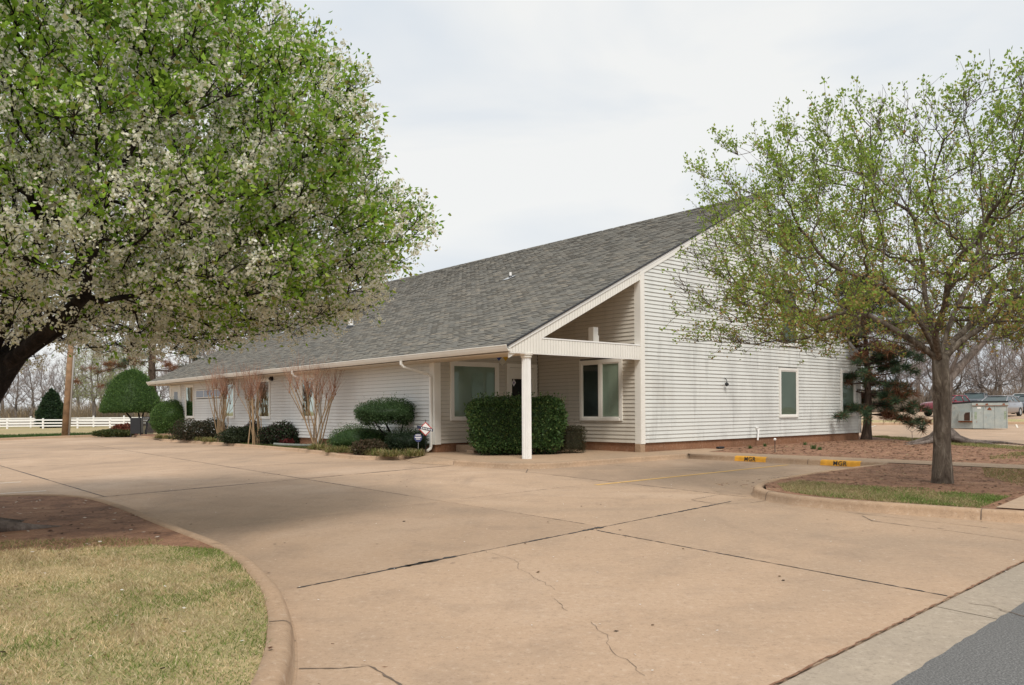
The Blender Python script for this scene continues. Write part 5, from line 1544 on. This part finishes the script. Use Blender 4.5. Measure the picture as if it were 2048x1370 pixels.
pine('tall open pine rising behind the far end of the roof', (lx, ly, .0), 13.0, 5.6, 52, 13, 3.6, .25, .33, 0, .45, 34)
# young fresh green sapling top behind the pine
def bare_tree_mesh(seed, h, R_, natt, rt, zlo=.28):
    rg = np.random.default_rng(seed); att = []
    while len(att) < natt:
        z = rg.uniform(h * zlo, h); q = (z / h - zlo) / (1 - zlo); rr_ = R_ * math.sin(math.pi * min(1, .18 + q * .80)) ** .7
        a = rg.uniform(0, 6.283); f = math.sqrt(rg.uniform(.03, 1)); att.append((rr_ * f * math.cos(a), rr_ * f * math.sin(a), z))
    init = [(np.array((0, 0, -.1)), -1)] + [(np.array((rg.normal(0, .08), rg.normal(0, .08), h * t)), i) for i, t in enumerate((.08, .16, .24))]
    pos, par = colonize(init, att, h * .045, h * .30, h * .065, seed, 60, (0, 0, .22), .22, 6000)
    rad = radii(pos, par, .014, 2.1); e = np.log(np.maximum(rad, .0141) / .014) / np.log(rad[0] / .014); rad = rad * (rt / rad[0]) ** e
    A_, B_ = skeleton_tubes(pos, par, rad, .028)
    thin = np.where(rad < .05)[0]; m = int(len(thin) * 5); sp = rg.choice(thin, m)
    d = rg.normal(0, .45, (m, 3)) + np.array((0, 0, .6)) + pos[sp] * np.array((.12, .12, 0)); d /= np.linalg.norm(d, axis=1)[:, None]
    L_ = rg.uniform(.3, 1.0, (m, 1)) * h * .10; B_.many(np.stack([pos[sp], pos[sp] + d * L_ * .5 + rg.normal(0, .04, (m, 3)), pos[sp] + d * L_], 1), (.012, .010, .005))
    return A_.mesh('bare_trunk'), B_.mesh('bare_twigs'), pos, thin
M_BT1 = bark('bare_bark', (.10, .085, .078), (.19, .165, .15), (.30, .26, .24))
M_BT2 = bark('hazy_twig_bark', (.24, .20, .19), (.34, .29, .275), (.44, .38, .36), 3)  # twig colour paled to paint in distance haze
BT = [bare_tree_mesh(70 + k, h, r, 420, rt) for k, (h, r, rt) in enumerate(((9, 3.8, .20), (11, 3.6, .22), (8, 4.0, .24), (10, 3.0, .17)))]
def bare(k, loc, rz, s, label, group):
    root = empty('bare_tree', loc, rz, label, 'tree', group); root.scale = (s, s, s)
    link('trunk', BT[k][0], root, M_BT1); link('crown', BT[k][1], root, M_BT2)
rr = random.Random(31)
for i in range(13):          # behind the white fence
    px = -40 + i * 34 + rr.uniform(-12, 12); D = rr.uniform(84, 108)
    x, y, _ = P(px, 850, D); bare(rr.randrange(4), (x, y, -.05), rr.uniform(0, 6), rr.uniform(.75, 1.1), 'bare grey winter tree in the row behind the white fence', 'bare trees behind the white fence')
for i in range(9):           # behind the roof at left
    px = 395 + i * 30 + rr.uniform(-10, 10); D = rr.uniform(72, 100)
    x, y, _ = P(px, 850, D); bare(rr.randrange(4), (x, y, -.05), rr.uniform(0, 6), rr.uniform(1.15, 1.5), 'bare tree crown showing above the far end of the roof', 'bare trees behind the roof')
for i in range(17):          # right background
    px = 1740 + i * 24 + rr.uniform(-10, 10); D = rr.uniform(84, 112)
    x, y, _ = P(px, 850, D); bare(rr.randrange(4), (x, y, .8), rr.uniform(0, 6), rr.uniform(.8, 1.25), 'bare brown winter tree behind the parked cars', 'bare trees behind the car park')
# brushy undergrowth: reads as one mass
def thicket(name, label, x0, x1, D0, D1, z, n, hh, seed, cols):
    rg = np.random.default_rng(seed)
    px = rg.uniform(x0, x1, n); D = rg.uniform(D0, D1, n); x = (px - 1024) / 1600 * D
    p0 = np.stack([x, D, np.full(n, z)], 1); d = np.stack([rg.normal(0, .3, n), rg.normal(0, .3, n), np.ones(n)], 1); L_ = rg.uniform(.35, 1, (n, 1)) * hh * (1 + .3 * vnoise(p0, .3, seed))[:, None]
    T = TubeSet(); T.many(np.stack([p0, p0 + d * L_ * .5 + rg.normal(0, .1, (n, 3)), p0 + d * L_], 1), (.028, .02, .008), 3, pick(cols, n, rg))
    tag(link(name, T.mesh(name, False), None, M_TWIG), label, 'thicket', kind='stuff')
thicket('thicket', 'dry brown undergrowth along the foot of the trees at left', -120, 420, 86, 98, -.05, 9000, 2.6, 3, [(.30, .23, .15), (.24, .19, .14), (.36, .28, .17), (.20, .17, .14)])
thicket('thicket', 'grey brown undergrowth behind the car park at right', 1700, 2200, 88, 102, .8, 9000, 3.2, 4, [(.27, .21, .17), (.33, .26, .21), (.22, .18, .15)])  # stem colours paled for painted haze, like the twigs above
# willow in first yellow green leaf
def leafy(name, label, loc, k, s, rz, n, cols, seed, size):
    rg = np.random.default_rng(seed)
    root = empty(name, loc, rz, label, 'tree'); root.scale = (s, s, s)
    link('trunk', BT[k][0], root, M_BT1); link('twigs', BT[k][1], root, M_BT2)
    pos, thin = BT[k][2], BT[k][3]; b = pos[rg.choice(thin, n)] + rg.normal(0, .30, (n, 3))
    V, F, C = leaves(b, rand_dirs(n, rg) - np.array((0, 0, .6)), rg.uniform(*size, n), size[0] * .7, pick(cols, n, rg), rg)
    link('leaves', np_mesh(name + '_leaves', V, F, C), root, M_LEAF)
x, y, _ = P(188, 850, 82); leafy('willow_tree', 'yellow green tree in first leaf behind the mushroom shrub', (x, y, -.05), 1, .82, .5, 9000, [(.30, .36, .10), (.36, .40, .13), (.24, .30, .08)], 5, (.08, .16))
x, y, _ = P(262, 850, 90); leafy('willow_tree', 'second pale green tree in first leaf left of the roof corner', (x, y, -.05), 3, 1.0, 2.5, 8000, [(.30, .36, .10), (.36, .40, .13), (.24, .30, .08)], 6, (.08, .16))
x, y, _ = P(1700, 850, 36); leafy('young_tree', 'small bright green tree just right of the gable wall behind the pine', (x + 1.8, y + 5, .0), 3, .62, 1.0, 2600, [(.16, .30, .04), (.20, .34, .05)], 8, (.10, .18))
def spire(th, u):
    h = (u + 1) / 2; r = 1.3 * np.interp(h, [0, .1, .3, .6, .85, 1], [.5, .95, 1, .72, .36, 0]); p = np.stack([np.cos(th) * r, np.sin(th) * r, h * 3.6], -1)
    n = np.stack([np.cos(th), np.sin(th), np.full(len(th), .4)], -1); n /= np.linalg.norm(n, axis=1)[:, None]
    return p * (1 + .09 * vnoise(p, 2.2, 3))[:, None], n
jx, jy = P(103, 836, 78)[:2]
clipped('juniper_shrub', 'dark green cone shaped evergreen shrub behind the white fence', (jx, jy, -.05), spire, 7000, [(.025, .05, .025), (.035, .065, .03), (.05, .085, .035)], None, (.12, .24), seed=61)

# ================================================================== FENCE, POLE, SMALL THINGS
def fence(label, D, xs, ztop, zbot, rails, x_lo, x_hi):
    bx0 = (xs[0] - 1024) / 1600 * D
    root = empty('rail_fence', (0, D, 0), 0, label, 'fence')
    for px in xs:
        X = (px - 1024) / 1600 * D
        mb = MB(); mb.bbox(X - .07, X + .07, -.07, .07, zbot, ztop, .015); po = mb.build('post', M_WHITE, root)
        mb = MB(); mb.prism([(X - .085, ztop), (X + .085, ztop), (X, ztop + .07)], -.085, .085, 'y'); mb.build('post_cap', M_WHITE, po)
    for a, b_ in zip(xs, xs[1:]):
        A0, B0 = (a - 1024) / 1600 * D, (b_ - 1024) / 1600 * D
        for z in rails:
            s = rr.uniform(-.02, .02)
            mb = MB(); mb.add([(A0, -.09, z - .06), (B0, -.09, z - .06 + s), (B0, -.09, z + .06 + s), (A0, -.09, z + .06), (A0, -.07, z - .06), (B0, -.07, z - .06 + s), (B0, -.07, z + .06 + s), (A0, -.07, z + .06)],
                              [(0, 1, 2, 3), (7, 6, 5, 4), (0, 4, 5, 1), (3, 2, 6, 7), (0, 3, 7, 4), (1, 5, 6, 2)]); mb.build('rail', M_WHITE, root)
fence('nearer white rail fence across the field at left', 74, [-128, -57, 14.6, 86, 155, 220, 285], .83, -.1, (.74, .47, .2), 0, 0)
fence('farther white rail fence just behind the first one', 80, [-128, -65, -2, 61.5, 124, 187, 248, 310], 1.02, -.1, (.86, .60, .33), 0, 0)
pb = Vector(P(130, 870, 44.5)); pt_ = Vector(P(152, 560, 44.5))
root = empty('utility_pole', (pb.x, pb.y, .05), 0, 'leaning brown wooden utility pole with a metal conduit behind the far kerb', 'pole')
o_ = Vector((pb.x, pb.y, .05))
mb = MB(); mb.tube([Vector((0, 0, -.2)), (pt_ - o_) * .5, pt_ - o_], [.20, .175, .15], 12); mb.build('pole', M_WOODP, root, True)
mb = MB(); off = Vector((.235, -.05, 0)); mb.tube([Vector((0, 0, -.1)) + off, (pt_ - o_) * .5 + off * .9, (pt_ - o_) * .98 + off * .75], .055, 8); mb.build('conduit', M_STEEL, root, True)
mb = MB(); mb.tube([(0, 0, 2.2), (.002, 0, 2.26)], .205, 12); mb.build('band', M_STEEL, root)
# black slatted trash box + panel
bx_, by_ = P(283, 870, 44)[:2]
root = empty('trash_enclosure', (bx_, by_, .08), .25, 'black metal slatted trash box under the mushroom shrub', 'trash box')
mb = MB(); mb.bbox(-.50, .02, -.35, .30, .12, 1.0, .02); mb.build('panel', M_BLACK, root)
for i in range(9):
    mb = MB(); mb.box(.08 + i * .06, .115 + i * .06, -.02, .02, .1, 1.0); mb.build('slat', M_BLACK, root)
mb = MB(); mb.box(.05, .62, -.03, .03, 1.0, 1.06); mb.build('top_rail', M_BLACK, root)
for x in (-.48, 0.0):
    mb = MB(); mb.box(x - .02, x + .02, -.36, -.32, -.05, .13); mb.build('leg', M_BLACK, root)
# corrugated drain pipe from the second downpipe
root = empty('drain_pipe', W(-5.0, 11.4, .1), SITE_ROT, 'grey corrugated drain pipe lying on the bed toward the kerb', 'pipe')
cp = [(.45, -.6, .10), (.30, -.45, .07), (.1, -.1, .055), (-.12, .6, .055), (-.2, 1.3, .055), (-.22, 1.9, .055)]
sm = []
for i in range(len(cp) - 1):
    for k in range(12): sm.append(Vector(cp[i]).lerp(Vector(cp[i + 1]), k / 12))
mb = MB(); mb.tube(sm, [.055 if i % 2 else .047 for i in range(len(sm))], 10, cap=False); mb.build('pipe', M_PIPE, root)
mb = MB(); e = sm[-1]; mb.tube([e + Vector((0, -.01, 0)), e + Vector((0, .004, 0))], .043, 10); mb.build('pipe_mouth', M_BLACK, root)
# security signs in the bed
M_SRED = simple('sign_red', (.48, .035, .03), .5); M_SNAVY = simple('sign_navy', (.02, .025, .06), .5); M_SBLUE = simple('sign_blue', (.05, .06, .16), .4)
sx, sy, _ = bedpt(851, -4.95)
root = empty('yard_sign', (sx, sy, .1), -.12, 'diamond yard sign with red border and dark name band by the corner post', 'sign')
mb = MB(); mb.tube([(0, .02, 0), (0, .02, 1.0)], .009, 6); mb.build('stake', M_BLACK, root)
def dmd(s, y, name, mat, par): 
    mb = MB(); cz_ = .74; pl = [(0, cz_ - s), (s, cz_), (0, cz_ + s), (-s, cz_)]; mb.prism(pl, y, y + .006, 'y'); return mb.build(name, mat, par)
dmd(.20, .0, 'border', M_SRED, root); dmd(.165, -.007, 'face', M_WHITE, root)
mb = MB(); mb.prism([(-.24, .76), (.22, .66), (.22, .74), (-.24, .84)], -.015, -.009, 'y'); bnd = mb.build('band', M_SNAVY, root)
for i in range(7):
    mb = MB(); u = -.12 + i * .047; zc_ = .773 - (u + .12) * .215
    mb.prism([(u, zc_ - .022), (u + .026, zc_ - .026), (u + .026, zc_ + .012), (u, zc_ + .018)], -.018, -.0155, 'y'); mb.build('letter', M_WHITE, bnd)
sx, sy, _ = bedpt(836, -5.25)
root = empty('yard_sign', (sx, sy, .0), -.1, 'small dark blue shield yard sign in the shrub below the diamond sign', 'sign')
mb = MB(); mb.tube([(0, .02, 0), (0, .02, .6)], .008, 6); mb.build('stake', M_STEEL, root)
mb = MB(); sh = [(-.11, .56), (-.115, .66), (-.06, .70), (0, .715), (.06, .70), (.115, .66), (.11, .56), (.06, .50), (0, .475), (-.06, .50)]
mb.prism(sh, 0, .006, 'y'); fc = mb.build('shield', M_SBLUE, root)
for z0, z1_, w in ((.665, .685, .075), (.60, .625, .09), (.555, .575, .06)):
    mb = MB(); mb.box(-w, w, -.004, -.001, z0, z1_); mb.build('stripe', M_WHITE, fc)
# path light, sprinkler lid, dead sapling
g = G(1550, 905, Z1)
root = empty('path_light', g, 0, 'tiny black stake light with a pale top on the soil below the gable wall', 'light')
mb = MB(); mb.tube([(0, 0, -.05), (0, 0, .34)], .010, 6); mb.build('stake', M_BLACK, root)
mb = MB(); mb.tube([(0, 0, .34), (0, 0, .37), (0, 0, .40)], [.03, .045, .02], 8); mb.build('lamp_head', M_WHITE, root)
g = G(1441, 897, Z2)
root = empty('downspout_block', g, SITE_ROT, 'small dark block lying on the walk at the foundation', 'block')
mb = MB(); mb.bbox(-.16, .14, -.06, .06, 0, .06, .015); mb.build('block', M_BLACK, root)
g = G(1824, 888, Z1)
root = empty('dead_sapling', g, 0, 'tiny bare grey sapling beside the roots of the second tree', 'sapling')
mb = MB(); mb.tube([(0, 0, -.05), (.01, 0, .25), (0, 0, .42)], [.014, .011, .008], 5); mb.tube([(0, 0, .40), (-.12, 0, .5), (-.18, .02, .62)], [.008, .006, .003], 4); mb.tube([(0, 0, .40), (.12, .02, .47), (.2, 0, .60)], [.008, .006, .003], 4); mb.build('stem', M_BARKG, root)

# ================================================================== DUMPSTER AND CARS
def dumpster():
    c = Vector(P(1954, 857, 44.5)); z0 = hterr(c.x, c.y)
    root = empty('dumpster', (c.x, c.y, z0 - .03), 0, 'pale grey steel dumpster with rust patches on the back parking lot', 'dumpster')
    m, n, l, b = nt('dumpster_paint')
    f = pos_noise(n, l, 2.6, 6, .7); g_ = pos_noise(n, l, 9, 5, .7, (1, 1, .3))
    cc = mixc(n, l, (.30, .34, .335), (.40, .42, .39), ramp(n, l, f, [(.4, (0, 0, 0)), (.65, (1, 1, 1))]))
    cc = mixc(n, l, cc, (.22, .075, .03), ramp(n, l, g_, [(.62, (0, 0, 0)), (.70, (.9, .9, .9))]))
    l.new(cc, b.inputs['Base Color']); b.inputs['Roughness'].default_value = .6
    rust = simple('rust', (.20, .065, .025), .9, .35, 9)
    # local frame: front panel along +u, left side going back
    fu = Vector((.955, -.297, 0)); sv = Vector((-.52, .855, 0)).normalized()
    W_, Dp, H_ = 1.72, 1.45, 1.42
    o0 = Vector((-.25, 0, .05))
    def q(u, v, z): p = o0 + fu * u + sv * v; return (p.x, p.y, z + .05)
    def panel(pts, th, nrm, name, mat, par):
        mb = MB(); nv = Vector(nrm) * th; k = len(pts)
        vs = [tuple(p) for p in pts] + [tuple(Vector(p) + nv) for p in pts]
        mb.add(vs, [tuple(range(k)), tuple(reversed(range(k, 2 * k)))] + [(i, (i + 1) % k, (i + 1) % k + k, i + k) for i in range(k)]); return mb.build(name, mat, par)
    nf = Vector((-.297, -.955, 0)); ns = Vector((-.855, -.52, 0)); bodym = m
    mb = MB()
    vs = [q(0, 0, 0), q(W_, 0, 0), q(W_, Dp, 0), q(0, Dp, 0), q(0, 0, H_), q(W_, 0, H_), q(W_, Dp, H_ * .93), q(0, Dp, H_ * .93)]
    mb.add(vs, [(0, 3, 2, 1), (0, 1, 5, 4), (1, 2, 6, 5), (2, 3, 7, 6), (3, 0, 4, 7), (4, 5, 6, 7)])
    mb.build('body', bodym, root)
    for u in (0.02, .56, 1.12, W_ - .02):
        panel([q(u - .02, 0, .02), q(u + .02, 0, .02), q(u + .02, 0, H_ - .16), q(u - .02, 0, H_ - .16)], .022, nf, 'rib', bodym, root)
    rim = panel([q(-.03, 0, H_ - .15), q(W_ + .03, 0, H_ - .15), q(W_ + .03, 0, H_), q(-.03, 0, H_)], .05, nf, 'rim', bodym, root)
    panel([q(-.03, 0, H_ - .17), q(W_ + .03, 0, H_ - .17), q(W_ + .03, 0, H_ - .145), q(-.03, 0, H_ - .145)], .055, nf, 'rust_edge', rust, root)
    for u, w in ((.15, .12), (.62, .16), (1.45, .14)):
        panel([q(u, 0, H_ - .13), q(u + w, 0, H_ - .12), q(u + w * .8, 0, H_ - .03), q(u + .02, 0, H_ - .05)], .053, nf, 'rust_patch', rust, rim)
    panel([q(.72, 0, 1.02), q(.95, 0, 1.0), q(.90, 0, 1.12), q(.84, 0, 1.18), q(.76, 0, 1.10)], .006, nf, 'rust_patch', rust, root)
    # fork sleeve on the left side: box with a dark mouth
    sl = panel([q(0, .06, .42), q(0, .70, .42), q(0, .70, .95), q(0, .06, .95)], .14, ns, 'fork_sleeve', bodym, root)
    panel([Vector(q(0, .06, .44)) + ns * .141, Vector(q(0, .38, .44)) + ns * .141, Vector(q(0, .38, .78)) + ns * .141, Vector(q(0, .30, .88)) + ns * .141, Vector(q(0, .06, .90)) + ns * .141], .004, ns, 'sleeve_mouth', simple('dark_rust', (.055, .025, .015), .9, .3, 8), sl)
    panel([Vector(q(0, .0, .34)), Vector(q(0, .74, .34)), Vector(q(0, .74, .42)), Vector(q(0, .0, .42))], .10, ns, 'rust_edge', rust, sl)
    for a, b_ in ((0, .86), (.86, 1.72)):
        mb = MB(); vs = [q(a + .01, -.06, H_ + .01), q(b_ - .01, -.06, H_ + .01), q(b_ - .01, Dp, H_ * .93 + .02), q(a + .01, Dp, H_ * .93 + .02)]
        mb.add(vs + [(p[0], p[1], p[2] + .09) for p in vs], [(0, 1, 2, 3), (4, 5, 6, 7), (0, 1, 5, 4), (1, 2, 6, 5), (2, 3, 7, 6), (3, 0, 4, 7)]); mb.build('lid', M_BLACK, root)
    panel([q(.10, 0, .5), q(.22, 0, .5), q(.22, 0, .92), q(.10, 0, .92)], .005, nf, 'sticker', simple('faded_sticker', (.25, .30, .22), .7, .4, 14), root)
    panel([q(.24, 0, 1.10), q(.42, 0, 1.10), q(.42, 0, 1.20), q(.24, 0, 1.20)], .005, nf, 'sticker', M_WHITE, root)
    panel([q(1.55, 0, .5), q(1.66, 0, .5), q(1.66, 0, .95), q(1.55, 0, .95)], .005, nf, 'sticker', MATS['faded_sticker'], root)
dumpster()

def paint(name, col):
    m, n, l, b = nt(name)
    b.inputs['Base Color'].default_value = (*col, 1); b.inputs['Roughness'].default_value = .28; b.inputs['Metallic'].default_value = .25
    b.inputs['Coat Weight'].default_value = .6; b.inputs['Coat Roughness'].default_value = .06
    f = pos_noise(n, l, 1.5, 3); l.new(ramp(n, l, f, [(.3, tuple(c * .88 for c in col)), (.7, col)]), b.inputs['Base Color'])
    return m
def car(label, loc, heading, mat, L_=4.7, W_=1.80, H_=1.45, kind='sedan', cat='car', name='parked_car'):
    """local x = forward"""
    root = empty(name, loc, heading, label, cat)
    hw = W_ / 2; hl = L_ / 2
    hood = .66 * H_; deck = .70 * H_; lo = .22
    def ring(x, w, zl, zt, k=.10):
        return [(x, -w * .92, zl), (x, -w, zl + .12), (x, -w, (zl + zt) / 2 + .06), (x, -w * .965, zt - k * .6), (x, -w * .86, zt), (x, 0, zt + .02), (x, w * .86, zt), (x, w * .965, zt - k * .6), (x, w, (zl + zt) / 2 + .06), (x, w, zl + .12), (x, w * .92, zl)]
    if kind == 'sedan': st = [(-hl, .80, .36, deck - .22), (-hl + .08, .90, .28, deck - .05), (-hl + .5, .98, lo, deck), (-.6, 1, lo, deck - .03), (.9, 1, lo, hood + .05), (hl - .6, .97, lo, hood - .06), (hl - .15, .88, .26, hood - .18), (hl, .72, .34, hood - .32)]
    else: st = [(-hl, .88, .40, deck - .06), (-hl + .08, .96, .30, deck), (-.6, 1, lo + .06, deck), (.7, 1, lo + .06, hood + .1), (hl - .5, .98, lo + .06, hood + .04), (hl - .1, .92, .32, hood - .06), (hl, .82, .40, hood - .26)]
    mb = MB(); mb.rings([ring(x, w * hw, zl, zt) for x, w, zl, zt in st], True, True); body = mb.build('body', mat, root, True)
    if kind == 'sedan': xr0, xr1, xb0, xb1 = -.95, .25, -1.55, 1.15
    elif kind == 'suv': xr0, xr1, xb0, xb1 = -hl + .45, .35, -hl + .12, 1.1
    else: xr0, xr1, xb0, xb1 = -.55, .35, -.75, 1.0      # pickup cab
    zb0 = deck - .02; bw, rw = hw * .90, hw * .70
    G8 = [(xb0, -bw, zb0), (xb1, -bw, zb0), (xb1, bw, zb0), (xb0, bw, zb0), (xr0, -rw, H_ - .05), (xr1, -rw, H_ - .05), (xr1, rw, H_ - .05), (xr0, rw, H_ - .05)]
    mb = MB(); mb.add(G8, [(0, 1, 5, 4), (1, 2, 6, 5), (2, 3, 7, 6), (3, 0, 4, 7), (4, 5, 6, 7)]); mb.build('glass', M_CARG, root)
    mb = MB(); rf = [(xr0 - .06, -rw - .02), (xr1 + .06, -rw - .02), (xr1 + .1, 0), (xr1 + .06, rw + .02), (xr0 - .06, rw + .02), (xr0 - .1, 0)]
    mb.rings([[(x, y, H_ - .07) for x, y in rf], [(x, y, H_ - .02) for x, y in rf], [(x * .97, y * .88, H_) for x, y in rf]], True, True); mb.build('roof', mat, root, True)
    mb = MB()
    for a, b_ in ((0, 4), (1, 5), (2, 6), (3, 7)): mb.tube([Vector(G8[a]), Vector(G8[b_])], .045, 5)
    xm = (xr0 + xr1) / 2 - .08
    for s in (-1, 1): mb.tube([(xm, s * (bw + .005), zb0), (xm, s * (rw + .01), H_ - .05)], .035, 5); mb.tube([(xb0, s * bw, zb0), (xb1, s * bw, zb0)], .03, 5)
    mb.build('pillars', mat, root, True)
    for s in (-1, 1):
        for x in (-hl * .60, hl * .63):
            y = s * (hw - .09)
            wm = MB(); wm.rings([[(x + r_ * math.cos(t_ * math.pi / 10), y + dy * s, .32 + r_ * math.sin(t_ * math.pi / 10)) for t_ in range(20)] for r_, dy in ((.20, -.10), (.31, -.10), (.325, -.05), (.325, .05), (.31, .10), (.20, .10))], True, False); tyre = wm.build('wheel', M_RUBBER, root, True)
            wm = MB(); wm.rings([[(x + r_ * math.cos(t_ * math.pi / 10), y + dy * s, .32 + r_ * math.sin(t_ * math.pi / 10)) for t_ in range(20)] for r_, dy in ((.21, .095), (.19, .075), (.07, .09))], False, True); wm.build('rim', M_STEEL, tyre)
            # wheel arch lip
        mb = MB(); mb.bbox(hl - .20, hl - .06, s * hw * .62 - .16, s * hw * .62 + .16, hood - .36, hood - .22, .02); mb.build('headlight', M_WHITE, root)
        mb = MB(); mb.bbox(-hl - .01, -hl + .10, s * hw * .68 - .14, s * hw * .68 + .14, deck - .34, deck - .18, .02); mb.build('tail_light', simple('tail_red', (.25, .02, .02), .3) if 'tail_red' not in MATS else MATS['tail_red'], root)
        mb = MB(); mb.bbox(xb1 - .32, xb1 - .18, s * (hw + .08) - .07, s * (hw + .08) + .07, zb0 + .02, zb0 + .14, .02); mb.build('mirror', mat, root)
        mb = MB(); mb.box(-.42, -.24, s * (hw + .006) - .008, s * (hw + .006) + .008, zb0 - .16, zb0 - .13); mb.build('door_handle', mat, root)
    mb = MB(); mb.bbox(hl - .04, hl + .03, -hw * .6, hw * .6, .36, .44, .015); mb.build('bumper', M_BLACK, root)
    return root
def cloc(px, D): 
    x = (px - 1024) / 1600 * D; return (x, D, hterr(x, D) + .015)
def hd(dx, dy): return math.atan2(dy, dx)
P_GREY = paint('car_grey', (.27, .265, .28)); P_RED = paint('car_red', (.20, .015, .03)); P_DARK = paint('car_dark', (.05, .055, .065)); P_WHITE = paint('car_white', (.62, .62, .62)); P_SILV = paint('car_silver', (.40, .40, .42))
car('grey sedan parked behind the dumpster, facing the camera', cloc(1998, 56.5), hd(-.756, -.654), P_GREY, 4.8, 1.82, 1.47)
car('dark red pickup truck parked behind the island tree trunk', cloc(1905, 57.5), hd(-.95, -.31), P_RED, 4.5, 1.75, 1.50, 'pickup')
car('black sport utility vehicle parked behind the red pickup', cloc(1950, 66), hd(-.6, -.8), P_DARK, 4.6, 1.85, 1.72, 'suv')
car('dark sedan at the right edge of the picture behind the grey sedan', cloc(2062, 63), hd(-.756, -.654), P_DARK, 4.6, 1.8, 1.45)
car('white pickup far back at the right edge of the picture', cloc(2048, 74), hd(-.8, -.6), P_WHITE, 5.0, 1.9, 1.75, 'pickup')
car('silver sedan far back between the grey sedan and the white pickup', cloc(2030, 70), hd(-.8, -.6), P_SILV, 4.6, 1.8, 1.42)
# bay lines on the back lot
for k in range(6):
    x0 = 20 + k * 2.9
    mb = MB(); pts = [(x0, 45.5), (x0 + .1, 45.5), (x0 + 2.6, 49.6), (x0 + 2.5, 49.6)]
    mb.add([(x, y, hterr(x, y) - .012) for x, y in pts], [(0, 1, 2, 3)]); mb.build('painted_line', M_WLINE, bpy.data.objects['back_parking_lot'])
